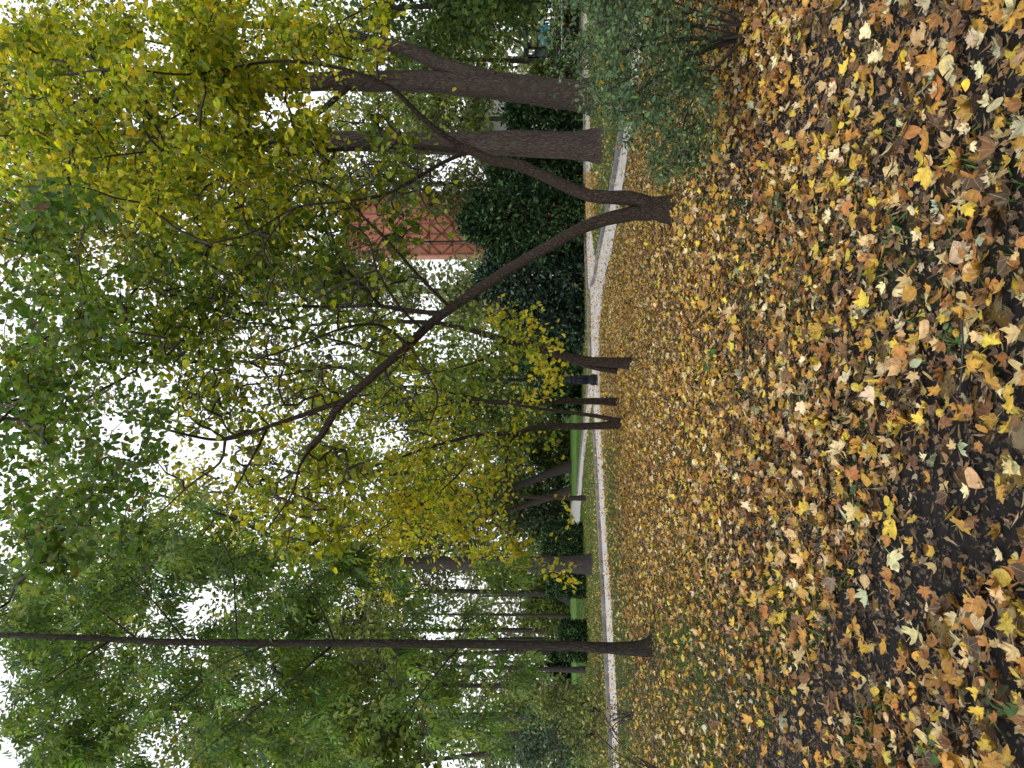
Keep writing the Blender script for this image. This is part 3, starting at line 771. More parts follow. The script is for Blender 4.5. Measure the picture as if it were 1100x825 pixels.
blA = [(70, 50, 80, 60, 52, -1.8, 1.6, 0), (60, 150, 70, 60, 40, -1.8, 1.6, 0), (190, 60, 80, 65, 62, -1.6, 1.8, 0), (150, 160, 70, 60, 40, -1.2, 1.8, 0), (270, 120, 70, 60, 40, -1.2, 1.8, 0),
       (260, 40, 70, 45, 42, -1.2, 1.6, 0), (340, 50, 60, 50, 16, -1.0, 1.6, 0), (230, 210, 70, 50, 32, -.8, 1.8, 0), (330, 190, 60, 50, 24, -.6, 1.6, 0), (100, 225, 60, 40, 26, -1.2, 1.4, 0),
       (390, 30, 35, 30, 6, -.6, 1.4, 0), (400, 170, 45, 50, 8, -.3, 1.2, 1), (170, 290, 60, 35, 22, -.6, 1.8, 1), (280, 290, 60, 40, 18, -.2, 1.6, 1), (330, 270, 50, 40, 10, -.2, 1.4, 1), (400, 240, 50, 40, 9, -.2, 1.2, 1),
       (430, 290, 40, 50, 5, 0, 1.2, 1), (60, 340, 60, 50, 12, -.6, 1.6, 1), (200, 380, 60, 50, 8, 0, 1.6, 2), (260, 420, 60, 50, 8, 0, 1.6, 2), (250, 350, 70, 40, 10, 0, 1.8, 1), (350, 350, 60, 45, 9, .1, 1.6, 1), (300, 410, 60, 50, 9, 0, 1.4, 2), (240, 460, 60, 40, 8, -.2, 1.0, 2),
       (400, 390, 50, 40, 7, .1, 1.2, 2), (300, 500, 60, 45, 14, -.2, 1.2, 2), (350, 520, 50, 50, 12, 0, 1.2, 2), (70, 300, 50, 40, 16, -1.0, 1.2, 1), (30, 420, 50, 40, 14, -.4, 1.6, 1), (300, 270, 60, 40, 10, -.2, 1.4, 1), (360, 290, 40, 40, 6, -.1, 1.4, 1), (20, 110, 40, 110, 22, -1.8, .8, 0), (330, 560, 45, 40, 14, -.2, 1, 2),
       (110, 350, 60, 40, 20, -.6, 1.6, 1), (50, 400, 50, 40, 12, -.4, 1.4, 1), (170, 390, 50, 40, 9, -.2, 1.4, 2), (200, 330, 50, 40, 16, 0, 1.6, 1), (150, 390, 60, 40, 12, -.2, 1.6, 1),
       (300, 300, 100, 60, 60, -.8, 1.4, 3), (420, 250, 60, 70, 44, -.8, 1.0, 3), (280, 420, 90, 60, 60, -.6, 1.0, 3), (400, 400, 60, 50, 34, -.5, .8, 3), (220, 480, 60, 50, 34, -.8, .4, 3), (340, 520, 60, 40, 34, -.6, .4, 3), (380, 170, 60, 60, 36, -.8, 1, 3), (440, 130, 40, 40, 18, -.6, .8, 3), (250, 200, 80, 60, 34, -1, 1, 3), (150, 330, 60, 60, 24, -.5, 1.2, 3)]
tree('lime_tree', 'lime tree with two crooked stems forking just above the leaf litter', 'tree', G(726, 225), fork, blobs(blA, DA, {1: 1.7, 2: 2.4, 0: 1.15, 3: 1.6}), (17, .086, .12), [YG, GR, YM, YM], LIME, M_BARK, M_LEAF,
     sides=14, flare=.25, tip_r=.0056, pm={1: .55, 2: .36, 0: .85, 3: .05})

# slanting lime behind the fork
DB = GD(680)
lb = [('trunk', px_line([(682, 391), (660, 390), (632, 388), (605, 382), (577, 375), (543, 366), (509, 356, .2), (472, 348, .4), (430, 346, .5), (380, 345, .6), (330, 350, .8)], DB, (.10, .03))),
      ('trunk', px_line([(663, 399, .1), (645, 396, .1), (625, 391, .05), (605, 384)], DB, (.06, .055))),
      ('branch', px_line([(543, 366), (520, 385, -.3), (480, 398, -.5), (430, 405, -.8)], DB, (.03, .008))),
      ('branch', px_line([(575, 375), (560, 350, -.4), (545, 335, -.6), (520, 310, -.8)], DB, (.018, .006)))]
blB = [(470, 390, 60, 35, 34, -1.5, 1.5, 0), (420, 350, 50, 40, 24, -1, 1.6, 0), (550, 362, 40, 34, 15, -1.6, .6, 1), (578, 372, 24, 28, 10, -1.6, .2, 2), (510, 380, 40, 36, 16, -1, 1, 0), (370, 380, 50, 40, 20, -1, 1.5, 0), (545, 335, 20, 22, 7, -1, .2, 2), (340, 330, 50, 40, 12, -1, 1.5, 0)]
tree('lime_tree', 'lime sapling slanting away beside the lamp post, a second thin stem at its foot', 'tree', G(681, 391), lb, blobs(blB, DB), (10, .092, .17), [GR, YM, YL], LIME, M_BARK, M_LEAF, tip_r=.004, lm=.75)

DC = GD(665)
lc = [('trunk', px_line([(666, 432), (640, 431), (600, 431), (560, 431), (530, 432), (505, 427), (480, 420), (440, 415), (410, 422), (350, 430)], DC, (.085, .02))),
      ('branch', px_line([(520, 430), (490, 445, .3), (450, 452, .5), (400, 455, .8), (340, 470, 1)], DC, (.03, .008)))]
blC = [(500, 430, 50, 35, 24, -1.4, 1.4, 0), (440, 430, 55, 40, 26, -1.4, 1.6, 0), (556, 412, 36, 28, 13, -1.6, .6, 1), (590, 402, 14, 16, 7, -1.2, .2, 1), (380, 430, 50, 40, 24, -1.2, 1.4, 0), (460, 470, 50, 40, 24, -1, 1.6, 1), (320, 440, 40, 40, 12, -1, 1.5, 0)]
tree('lime_tree', 'straight thin lime sapling between the lamp post and the twin stemmed sapling', 'tree', G(665, 432), lc, blobs(blC, DC), (10, .095, .17), [YM, YL], LIME, M_BARK, M_LEAF, tip_r=.004, lm=.8)

DDD = GD(670.5)
ld = [('trunk', px_line([(672, 456), (650, 457), (620, 458), (590, 457), (570, 460), (555, 466), (535, 466), (510, 468), (480, 475), (450, 484), (420, 495), (370, 510)], DDD, (.088, .02))),
      ('trunk', px_line([(670, 453), (655, 450), (640, 447), (610, 443), (580, 439), (560, 436), (540, 433, .2), (500, 430, .4), (460, 440, .6)], DDD, (.055, .018))),
      ('branch', px_line([(556, 466), (546, 480, -.3), (545, 517, -.6), (556, 550, -.8), (566, 577, -.9)], DDD, (.026, .007))),
      ('branch', px_line([(515, 468), (500, 500, -.3), (470, 530, -.6), (430, 555, -.8), (390, 580, -1)], DDD, (.026, .007))),
      ('branch', px_line([(480, 475), (440, 462, .3), (400, 470, .5), (350, 480, .6)], DDD, (.02, .007)))]
blD = [(480, 520, 55, 40, 54, -1.6, 1.4, 0), (440, 560, 50, 35, 42, -1.8, 1, 0), (520, 560, 40, 35, 34, -1.8, .6, 0), (560, 585, 26, 22, 13, -1.4, .2, 0), (390, 560, 45, 40, 42, -1.4, 1.2, 0), (350, 540, 45, 40, 34, -1.2, 1.4, 0), (570, 480, 30, 30, 12, -1.4, .4, 1), (530, 490, 36, 28, 26, -1.4, .8, 1),
       (420, 500, 50, 40, 36, -1, 1.4, 1), (300, 570, 50, 30, 26, -1, 1.2, 0), (340, 470, 40, 40, 20, -1, 1.4, 1), (610, 560, 16, 22, 3, -.8, 0, 0), (300, 500, 40, 40, 18, -1, 1.4, 0), (590, 620, 18, 14, 5, -1, -.2, 0), (545, 615, 24, 12, 8, -1, -.2, 0)]
tree('lime_tree', 'yellow leaved lime sapling whose two thin stems part at the ground', 'tree', G(671, 455), ld, blobs(blD, DDD), (11, .108, .15), [YL, YM], LIME, M_BARK, M_LEAF, tip_r=.004, lm=.48)

# tall thin straight ash
DE = GD(702)
le = [('trunk', px_line([(704, 695), (698, 695.5), (690, 697), (675, 697), (650, 696), (600, 694), (540, 693), (460, 692), (380, 691), (300, 691), (200, 690), (130, 687), (60, 684), (0, 682), (-100, 680), (-200, 678)], DE, (.098, .03)))]
for ln, r0 in (([(491, 698), (470, 722, -.3), (445, 755, -.5), (407, 810, -.8), (390, 850, -1)], .016), ([(356, 694), (330, 716, -.4), (305, 738, -.6), (231, 796, -1), (190, 835, -1.2)], .02),
               ([(288, 692), (237, 715, .3), (190, 755, .5), (129, 789, .8), (20, 822, 1.2)], .018), ([(360, 690), (343, 650, .3), (322, 620, .5), (290, 585, .7)], .016),
               ([(255, 690), (252, 640, -.4), (248, 600, -.7), (225, 560, -1)], .016), ([(420, 692), (450, 660, -.3), (490, 640, -.5), (520, 625, -.8)], .012), ([(455, 693), (500, 715, -.3), (535, 745, -.6)], .012),
               ([(150, 688), (100, 650, .4), (50, 610, .8)], .018), ([(120, 687), (70, 720, -.5), (10, 760, -.9)], .018), ([(200, 690), (160, 640, -.6), (110, 590, -1)], .016)):
    le.append(('branch', px_line(ln, DE, (r0, .005))))
blE = [(520, 645, 45, 38, 11, 0.3, 1.6, 0), (500, 730, 60, 40, 12, 0.3, 1.6, 0), (520, 700, 30, 30, 1, 0.3, 1.6, 0), (400, 640, 50, 40, 14, 0.3, 1.8, 0), (420, 770, 60, 50, 18, -0.9, 1.6, 0), (330, 640, 50, 50, 27, 0.3, 1.8, 0), (330, 740, 50, 50, 27, 0.3, 1.8, 0),
       (240, 640, 50, 50, 25, 0.3, 1.8, 0), (240, 770, 55, 50, 32, -0.9, 1.8, 0), (150, 640, 60, 55, 34, 0.3, 1.8, 0), (130, 750, 60, 50, 30, -0.7, 2.0, 0), (50, 650, 50, 60, 27, 0.3, 2.2, 0), (50, 760, 50, 50, 23, -0.7, 2.2, 0), (330, 810, 50, 30, 12, -0.9, 1.4, 0),
       (500, 790, 40, 35, 3, -1.1, 1.2, 0), (-60, 690, 60, 90, 36, 0.3, 2.3, 0), (180, 580, 50, 40, 16, -0.9, 1.4, 0), (440, 700, 40, 30, 6, 0.3, 1.6, 0), (545, 760, 25, 30, 1, -0.9, 0.8, 0), (30, 800, 50, 40, 26, -0.6, 2.0, 0), (110, 815, 50, 30, 22, -0.6, 2.0, 0), (15, 715, 40, 50, 22, 0.3, 2.0, 0), (70, 600, 50, 40, 16, -0.4, 2.0, 0), (190, 710, 50, 40, 16, 0.3, 2.0, 0), (290, 700, 50, 40, 14, 0.3, 1.8, 0)]
tree('ash_tree', 'tall slim ash with straight dark trunk and drooping green leaflets', 'tree', G(702, 695), le, blobs(blE, DE), (5.6, .105, .11), [ASHP], LEAFLET, M_BARK_THIN, M_ASH, flare=.75, compound=True, tip_r=.0028, down=.8, sides=14)

# big old limes by the path
DK1 = GD(640.5)
lk1 = [('trunk', px_line([(643, 104), (630, 103), (600, 101), (570, 97), (530, 93), (490, 90), (450, 88), (400, 88), (350, 88), (280, 92), (200, 100), (120, 110), (40, 120), (-60, 120)], DK1, (.60, .17))),
       ('branch', px_line([(530, 88), (500, 78), (470, 68), (440, 54), (400, 44), (360, 34), (310, 28), (240, 25), (160, 10)], DK1, (.36, .08))),
       ('branch', px_line([(380, 88), (330, 130, -1), (260, 170, -2), (180, 210, -2.5)], DK1, (.12, .03))), ('branch', px_line([(300, 92), (230, 60, 1.5), (140, 40, 2.5)], DK1, (.12, .03)))]
blK1 = [(100, 60, 110, 70, 60, -4, 5, 0), (250, 60, 90, 70, 40, -4, 5, 0), (350, 60, 60, 60, 22, -4, 4, 0), (60, 160, 90, 70, 50, -4, 4, 0), (220, 180, 80, 60, 34, -4, 4, 0), (-60, 110, 60, 120, 40, -4, 4, 0)]
tree('lime_tree', 'massive old tree with a heavy limb forking off its thick trunk', 'tree', G(642, 103), lk1, blobs(blK1, DK1), (30, .19, .5), [YG], DIA, M_BARK_OLD, M_FAR, sides=40, flare=.20, rough=.15, tip_r=.012, max_r=.09)
DK2 = GD(647)
lk2 = [('trunk', px_line([(649, 156), (635, 156), (610, 155), (560, 153), (500, 152), (440, 151), (380, 150), (300, 149), (200, 148), (100, 146), (0, 142), (-100, 140)], DK2, (.50, .16))),
       ('branch', px_line([(330, 149), (270, 190, -1.5), (200, 240, -2), (130, 290, -2.5)], DK2, (.11, .03))), ('branch', px_line([(180, 148), (120, 190, 2), (50, 240, 3), (-20, 270, 3)], DK2, (.12, .03))),
       ('branch', px_line([(250, 148), (180, 110, -2), (110, 60, -3)], DK2, (.11, .03)))]
blK2 = [(120, 180, 90, 70, 50, -4, 4, 0), (250, 220, 70, 60, 32, -4, 3, 0), (60, 250, 70, 60, 34, -4, 4, 0), (180, 290, 60, 50, 22, -4, 3, 0), (30, 100, 80, 70, 34, -4, 4, 0), (-60, 200, 50, 120, 30, -4, 4, 0), (330, 200, 50, 50, 12, -3, 3, 0)]
tree('lime_tree', 'upright old tree with furrowed purplish bark, its straight trunk unbranched low down', 'tree', G(648, 155), lk2, blobs(blK2, DK2), (30, .17, .5), [[(3, (.22, .22, .03)), (3, (.12, .16, .03)), (2, (.34, .28, .03))]], DIA, M_BARK_OLD, M_FAR, sides=40, flare=.22, rough=.15, tip_r=.012, max_r=.09)

# grey trunk on the far side of the path
DF = GD(637)
lf_ = [('trunk', px_line([(639, 606), (620, 607), (580, 606.5), (540, 606), (480, 605), (420, 604), (380, 603), (330, 600), (260, 598), (180, 595), (100, 590)], DF, (.37, .12))),
       ('branch', px_line([(375, 603), (340, 625, 1), (300, 650, 1.5), (220, 680, 2)], DF, (.13, .04))), ('branch', px_line([(330, 600), (280, 570, -1), (200, 540, -2), (120, 520, -2)], DF, (.12, .03)))]
blF = [(300, 600, 80, 70, 36, -4, 4, 0), (200, 620, 80, 80, 44, -4, 4, 0), (120, 580, 80, 70, 36, -4, 4, 0), (60, 540, 60, 60, 22, -4, 4, 0), (100, 680, 80, 70, 36, -4, 4, 0), (220, 540, 50, 40, 16, -4, 3, 1), (40, 640, 50, 80, 24, -4, 4, 0), (400, 590, 50, 50, 12, -3, 3, 1)]
tree('park_tree', 'grey trunked tree across the path, clipped dark hedge block behind it', 'tree', G(638, 606), lf_, blobs(blF, DF), (28, .19, .5), [GR, YL], DIA, M_BARK_GREY, M_FAR, sides=24, flare=.22, rough=.06, tip_r=.012, max_r=.09)

# trees farther off, each with its own trunk line, crown and label
def far_tree(label, line, r, D, bl, pals, leaf=(36, .35, .85), bark=None, name='park_tree', flare=.2, mat=None, cat='tree', group='trees at the back of the park'):
    rows = px_line(line, D, (r, r * .3)); rows[0, 2] = min(rows[0, 2], 0)
    return tree(name, label, cat, rows[0, :3], [('trunk', rows)], blobs(bl, D), leaf, pals, DIA, bark or M_BARK_GREY, mat or M_FAR, group, sides=12, flare=flare, rough=.08, tip_r=.02, max_r=.12, sides_=None) if False else \
        tree(name, label, cat, rows[0, :3], [('trunk', rows)], blobs(bl, D), leaf, pals, DIA, bark or M_BARK_GREY, mat or M_FAR, group, sides=12, flare=flare, rough=.08, tip_r=.02, max_r=.12)
GRN = [(3, (.09, .13, .03)), (3, (.13, .17, .04)), (1, (.20, .21, .05))]
PALE = [(3, (.20, .24, .10)), (2, (.15, .20, .08)), (2, (.28, .29, .12))]
BLU = [(3, (.07, .11, .07)), (2, (.10, .15, .09)), (1, (.05, .08, .05))]
OLV = [(3, (.13, .15, .06)), (2, (.09, .11, .05)), (2, (.19, .19, .075))]
far_tree('leaning grey trunk on the bright lawn behind the yellow lime sapling', [(616, 501), (600, 506), (580, 513), (560, 521), (520, 535), (470, 548), (400, 560)], .50, GD(614), [(470, 530, 60, 50, 34, -5, 5, 0), (400, 560, 60, 60, 30, -5, 5, 0), (330, 530, 60, 60, 26, -5, 5, 0)], [GRN])
far_tree('slim brown trunk standing on the lawn between two pale paths', [(631, 535), (610, 535), (580, 534), (550, 533), (500, 533), (440, 530)], .135, GD(630), [(450, 530, 40, 35, 30, -3, 3, 0), (400, 520, 40, 40, 20, -3, 3, 0)], [YM], (22, .2, .4), M_BARK)
far_tree('dark leaning trunk crossing behind the slim brown trunk on the lawn', [(616, 526), (600, 531), (580, 538), (555, 546), (520, 556), (470, 570)], .42, GD(614), [(480, 570, 50, 50, 26, -5, 5, 0), (420, 600, 60, 50, 26, -5, 5, 0)], [OLV], bark=M_BARK_OLD)
far_tree('dark trunk leaning outward past the clipped hedge by the grey trunked tree', [(613, 645), (600, 640), (585, 637.5), (560, 637), (520, 636), (470, 635), (400, 640)], .48, GD(612.5), [(430, 640, 40, 45, 12, -5, 5, 0), (390, 640, 60, 60, 26, -5, 5, 0), (320, 660, 60, 60, 22, -5, 5, 0)], [GRN])
far_tree('thin dark trunk alone at the far edge of the bright lawn', [(614, 663), (600, 662), (570, 661), (540, 660.5), (480, 660), (420, 659)], .24, GD(613.5), [(400, 660, 50, 45, 16, -5, 5, 0), (380, 680, 50, 50, 20, -5, 5, 0)], [OLV])
far_tree('stout dark trunk rising behind the low clipped hedge block', [(612, 679), (600, 678), (570, 678), (530, 677), (470, 677), (400, 676)], .42, GD(612), [(410, 690, 50, 45, 14, -5, 5, 0), (370, 700, 60, 55, 26, -5, 5, 0)], [GRN], bark=M_BARK_OLD)
far_tree('grey trunk close beside the stout one, behind the slim ash', [(611, 689), (600, 688), (570, 687), (530, 687), (470, 690), (400, 700)], .34, GD(611.5), [(400, 720, 60, 50, 18, -5, 5, 0), (330, 740, 60, 60, 24, -5, 5, 0)], [GRN])
far_tree('slim grey trunk on the turf just past the slim ash', [(631, 719.5), (615, 719.5), (590, 719), (550, 718), (500, 716), (440, 714), (380, 710)], .16, GD(630), [(420, 715, 45, 40, 16, -3, 3, 0), (390, 700, 50, 50, 26, -3, 3, 0)], [GRN], (22, .2, .4))
far_tree('thick rough trunk behind feathery shrubs, bark split near its foot', [(623, 740), (605, 740), (580, 738), (550, 737), (500, 736), (430, 735), (350, 732)], .27, GD(621.5), [(420, 750, 50, 45, 20, -4, 4, 0), (350, 760, 60, 60, 30, -4, 4, 0), (270, 720, 60, 60, 24, -4, 4, 0)], [GRN], bark=M_BARK_OLD)
far_tree('dark double stemmed trunk half hidden by the bluish shrub', [(630, 786), (610, 787), (580, 788), (550, 789), (500, 789), (430, 785), (350, 780)], .27, GD(628.5), [(420, 790, 50, 45, 16, -4, 4, 0), (350, 790, 60, 50, 18, -4, 4, 0), (250, 800, 60, 40, 24, -4, 4, 0)], [GRN], bark=M_BARK_OLD)
far_tree('dark slanting trunk at the edge behind the bluish shrub', [(626, 800), (610, 802), (580, 804), (550, 807), (500, 812), (430, 820)], .30, GD(625), [(420, 815, 50, 40, 14, -4, 4, 0), (340, 830, 60, 50, 18, -4, 4, 0)], [GRN], bark=M_BARK_OLD)
far_tree('black straight trunk beside the blue panelled kiosk', [(619, 67), (600, 67), (570, 66), (540, 65), (500, 64), (440, 62)], .30, GD(617), [(490, 50, 34, 50, 26, -4, 4, 0), (470, 70, 50, 60, 30, -4, 4, 0), (400, 60, 50, 60, 26, -4, 4, 0)], [GRN], bark=M_BARK_THIN)
yt = [('trunk', px_line([(616, 52), (600, 52), (580, 52), (567, 50), (555, 44), (535, 36), (500, 28)], GD(615), (.22, .07))), ('branch', px_line([(572, 51), (562, 40), (556, 26), (540, 14)], GD(615), (.12, .04)))]
tree('park_tree', 'grey trunk forking into a Y in front of the blue panelled kiosk', 'tree', G(615.5, 52), yt, blobs([(490, 25, 36, 35, 26, -4, 4, 0), (450, 30, 50, 50, 26, -4, 4, 0)], GD(615)), (26, .24, .6), [GRN], DIA, M_BARK_GREY, M_FAR, 'trees at the back of the park', sides=12, flare=.2, tip_r=.02, max_r=.1)
far_tree('dark trunk rising behind the loose privet bush at the corner', [(624, 3), (600, 3), (570, 3), (540, 4), (480, 6), (400, 10)], .36, 44, [(545, -6, 30, 22, 20, -4, 4, 0), (505, 0, 40, 40, 26, -4, 4, 0), (450, 10, 50, 50, 30, -4, 4, 0), (380, 0, 50, 50, 26, -4, 4, 0)], [DG], bark=M_BARK_THIN)
# tall crowns whose foot is hidden by the evergreens
far_tree('tall grey green tree towering behind the dark evergreens', [(612, 318), (560, 316), (480, 314), (400, 310), (340, 306), (280, 305)], .40, 62, [(360, 300, 50, 40, 40, -5, 5, 0), (410, 320, 45, 36, 26, -5, 5, 0), (300, 300, 50, 34, 24, -5, 5, 0), (250, 290, 40, 40, 14, -5, 5, 0)], [OLV])
far_tree('pale feathery willow between the brick red building and the evergreens', [(612, 306), (560, 307), (500, 310), (460, 314)], .30, 58, [(535, 310, 30, 30, 34, -4, 4, 0), (485, 316, 40, 26, 24, -4, 4, 0), (440, 318, 40, 24, 12, -4, 4, 0)], [PALE])
far_tree('green tree with a rounded crown behind the lamp post', [(612, 425), (560, 426), (500, 428), (440, 430)], .36, 64, [(540, 430, 40, 45, 40, -5, 5, 0), (480, 430, 50, 50, 44, -5, 5, 0), (420, 420, 50, 50, 30, -5, 5, 0), (350, 420, 50, 50, 14, -5, 5, 0)], [GRN])
far_tree('light green tree spreading above the far pale plaza', [(611, 560), (570, 561), (520, 562), (460, 564)], .34, 76, [(560, 480, 30, 50, 40, -6, 6, 0), (560, 540, 30, 45, 40, -6, 6, 0), (510, 500, 50, 50, 40, -6, 6, 0), (500, 580, 50, 40, 30, -6, 6, 0), (440, 540, 50, 60, 30, -6, 6, 0)], [[(2, (.13, .18, .06)), (2, (.18, .22, .08)), (1, (.10, .15, .05))]])
far_tree('tall thin crowned tree rising behind the lamp post tree, leaves sparse against the sky', [(611, 400), (560, 400), (480, 398), (380, 395), (280, 390), (180, 380)], .40, 66, [(150, 320, 70, 60, 22, -5, 5, 0), (80, 380, 60, 60, 18, -5, 5, 0), (250, 350, 60, 50, 16, -5, 5, 0), (340, 400, 60, 50, 20, -5, 5, 0), (180, 430, 60, 40, 10, -5, 5, 0)], [OLV])
far_tree('very tall green tree behind the ash, its top filling the upper corner', [(610, 770), (560, 770), (480, 770), (380, 768), (260, 765), (140, 760)], .45, 58, [(60, 780, 70, 60, 30, -5, 5, 0), (150, 720, 70, 60, 26, -5, 5, 0), (240, 780, 60, 50, 20, -5, 5, 0), (40, 660, 60, 60, 20, -5, 5, 0), (110, 600, 60, 50, 16, -5, 5, 0)], [GRN])
far_tree('pale grey tree showing between the two massive old trunks', [(612, 128), (570, 128), (500, 127), (440, 125)], .36, 66, [(480, 125, 40, 30, 40, -5, 5, 0), (430, 130, 40, 40, 34, -5, 5, 0), (380, 130, 40, 40, 20, -5, 5, 0)], [PALE])
far_tree('dark olive tree behind the upright old trunk', [(612, 200), (560, 200), (480, 198), (400, 195)], .36, 70, [(470, 200, 50, 30, 40, -5, 5, 0), (400, 195, 50, 30, 34, -5, 5, 0), (330, 210, 50, 50, 34, -5, 5, 0), (280, 250, 40, 40, 20, -5, 5, 0)], [OLV])
far_tree('broad green tree far beyond the row of dark trunks', [(610, 700), (560, 700), (500, 702), (430, 704)], .4, 84, [(575, 640, 20, 50, 20, -6, 6, 0), (565, 760, 25, 60, 34, -6, 6, 0), (500, 650, 40, 40, 8, -6, 6, 0), (510, 790, 40, 40, 24, -6, 6, 0), (420, 740, 60, 70, 30, -6, 6, 0)], [GRN])

# tree just outside the frame whose branch tips hang in from above
DO = 4.6
lo = [('trunk', np.array([[-4.2, -1.5, 0, .2], [-4.1, -1.4, 2, .17], [-3.8, -1.0, 4, .14], [-3.2, -.2, 5.6, .1]])),
      ('branch', np.array([[-3.8, -1.0, 4, .09], [-2.6, 1.2, 5.2, .05], [-1.4, 3.2, 5.7, .03], [-.3, 4.6, 5.6, .012]])), ('branch', np.array([[-3.2, -.2, 5.6, .07], [-1.5, 2.0, 6.2, .04], [.2, 4.2, 6.3, .02], [1.2, 5.2, 5.9, .008]])),
      ('branch', np.array([[-2.6, 1.2, 5.2, .04], [-2.0, 3.4, 5.6, .025], [-1.6, 5.2, 5.5, .008]]))]
blO = [(25, 245, 40, 30, 16, 0, 1.6, 0), (80, 235, 24, 14, 5, 0, 1.2, 0), (60, 510, 60, 50, 30, .8, 3.4, 0), (30, 585, 36, 28, 14, 0, 1.4, 0), (130, 480, 50, 40, 18, 1.5, 4, 0), (120, 550, 60, 35, 18, 1, 3.5, 0), (20, 400, 40, 60, 16, .5, 2.5, 0), (80, 420, 50, 50, 16, 1, 3.5, 0), (90, 340, 50, 40, 10, 1, 3, 0), (150, 430, 40, 40, 8, 1.5, 4, 0), (-50, 450, 40, 120, 20, 0, 2, 0), (10, 330, 30, 30, 6, 0, 1.5, 0)]
tree('hornbeam_tree', 'dark green leaf sprays hanging in against the white sky', 'tree', (-4.2, -1.5, 0), lo, blobs(blO, DO), (13, .062, .10), [[(3, (.065, .125, .025)), (3, (.10, .17, .035)), (1, (.18, .21, .04)), (.12, (.13, .08, .03))]], LIME, M_BARK_THIN, M_LEAF, tip_r=.002)

# the wood closing the park all round, one mass of crowns and stems
def distant_wood():
    mb = MB(); k = 60000
    ang = R.uniform(-1.25, 1.25, k); rad = R.uniform(95, 125, k)
    hmax = 9 + 7 * vnoise(np.stack([ang * 40, ang * 0], 1), 3.0, 3) + 5 * vnoise(np.stack([ang * 40, ang * 0 + 5], 1), .8, 4)
    z = hmax * R.random(k) ** 1.1 + .3
    p = np.stack([rad * np.sin(ang), rad * np.cos(ang), z], 1)
    c = np.where(vnoise(np.stack([ang * 40, z * .3], 1), 1.4, 6)[:, None] > .5, np.array([[.15, .19, .08]]), np.array([[.24, .25, .13]])) * R.uniform(.6, 1.4, (k, 1))
    mb.scatter(DIA[0], p, hang_basis(k, .2), R.uniform(.4, 1.1, k), c)
    for i in range(140):
        a = -1.25 + 2.5 * i / 140 + R.normal(0, .005); r_ = R.uniform(96, 118); b_ = np.array([r_ * math.sin(a), r_ * math.cos(a), 0])
        mb.tube(np.array([b_, b_ + [R.normal(0, .3), 0, 5], b_ + [R.normal(0, .6), 0, 11]]), [.3, .22, .1], 6, mi=1)
    tag(mb.build('distant_wood', [M_FAR, M_BARK_GREY]), 'pale green wood closing the far end of the park', 'wood', kind='stuff')
distant_wood()

# ------------------------------------------------------------------ evergreens, hedges and shrubs
def evergreen(label, x, y, xtop, wpx, n, pal, D=None, name='evergreen_tree', size=.19, droop=-.2, mat=None, group='dark evergreens behind the path', shape=.55):
    D = D or GD(x); b_ = G(x, y) if D is None else P(XH, y, D); b_[2] = 0
    zt = P(xtop, y, D)[2]; rad = wpx / F * D / 2
    root = thing(name, label, 'tree' if 'tree' in name else 'shrub', b_, group)
    mb = MB(); mb.tube(np.array([b_, b_ + [.03, 0, zt * .5], b_ + [0, .03, zt * .9]]), [rad * .09 + .03, rad * .06 + .02, .015], 10); mb.build('trunk', M_BARK_THIN, root, smooth=True)
    k = n; t = R.random(k) ** .85; a = R.random(k) * 2 * math.pi
    lob = 1 + .22 * np.sin(a * 3 + t * 9) + .16 * np.sin(a * 5 - t * 14 + 1)
    rr = rad * lob * np.clip(np.sin(np.clip(t * .80 + .2, 0, 1) * math.pi) ** shape, 0, 1) * np.sqrt(R.uniform(.22, 1.0, k))
    p = np.stack([rr * np.cos(a), rr * np.sin(a), .08 + t * zt], 1) + b_
    nc = max(30, k // 55); ci_ = R.integers(0, nc, k); own_ = R.random(k) < .82     # sprays gather in clumps
    p = np.where(own_[:, None], p[:nc][ci_] + R.normal(0, 1, (k, 3)) * np.array([.10, .10, .12]) * max(rad, .8), p)
    a = np.where(own_, a[:nc][ci_], a)
    p[:, 2] = np.clip(p[:, 2], .04, None)
    out = np.stack([np.cos(a), np.sin(a), np.full(k, droop)], 1)
    d = out * .8 + R.normal(0, .6, (k, 3)); d[:, 2] += .35
    nn = out + R.normal(0, .7, (k, 3)); nn[:, 2] += .6
    B = basis_from(d, nn); sz = size * R.uniform(.5, 1.5, k); col = pick(pal, k, .25)
    mb = MB()
    for i, pr in enumerate(NEEDLE + [DIA[0]]):
        s_ = (np.arange(k) % 3) == i; mb.scatter(pr, p[s_], B[s_], sz[s_] * (1.5 if i < 2 else .8), col[s_])
    mb.build('crown', mat or M_DARK, root)
    return root
EV = [(4, (.018, .040, .016)), (3, (.030, .060, .022)), (2, (.010, .022, .011)), (2, (.075, .135, .05))]
EVB = [(4, (.02, .040, .026)), (3, (.034, .060, .040)), (2, (.011, .022, .016)), (2, (.09, .14, .095))]
EVG = [(3, (.03, .07, .03)), (3, (.045, .095, .04)), (1, (.02, .04, .02))]
evergreen('tallest dark thuja, its peak in front of the brick red building', 629, 236, 498, 80, 15000, EV)
evergreen('bluish dark yew seen under the crook of the forked lime', 628, 300, 520, 84, 14000, EVB)
evergreen('broad deep green yew between the forked and slanting limes', 628.5, 345, 545, 60, 10000, EVB)
evergreen('rounded green laurel bush behind the lamp post', 626, 385, 560, 70, 10000, EVG, name='evergreen_bush')
evergreen('black green yew in the gap between the two massive trunks', 627, 122, 548, 60, 9000, EV)
evergreen('dark yew half behind the upright old trunk', 627, 185, 530, 66, 10000, EV)
evergreen('low dark bush close to the lamp post foot', 625.5, 425, 585, 34, 4000, EV, name='evergreen_bush')
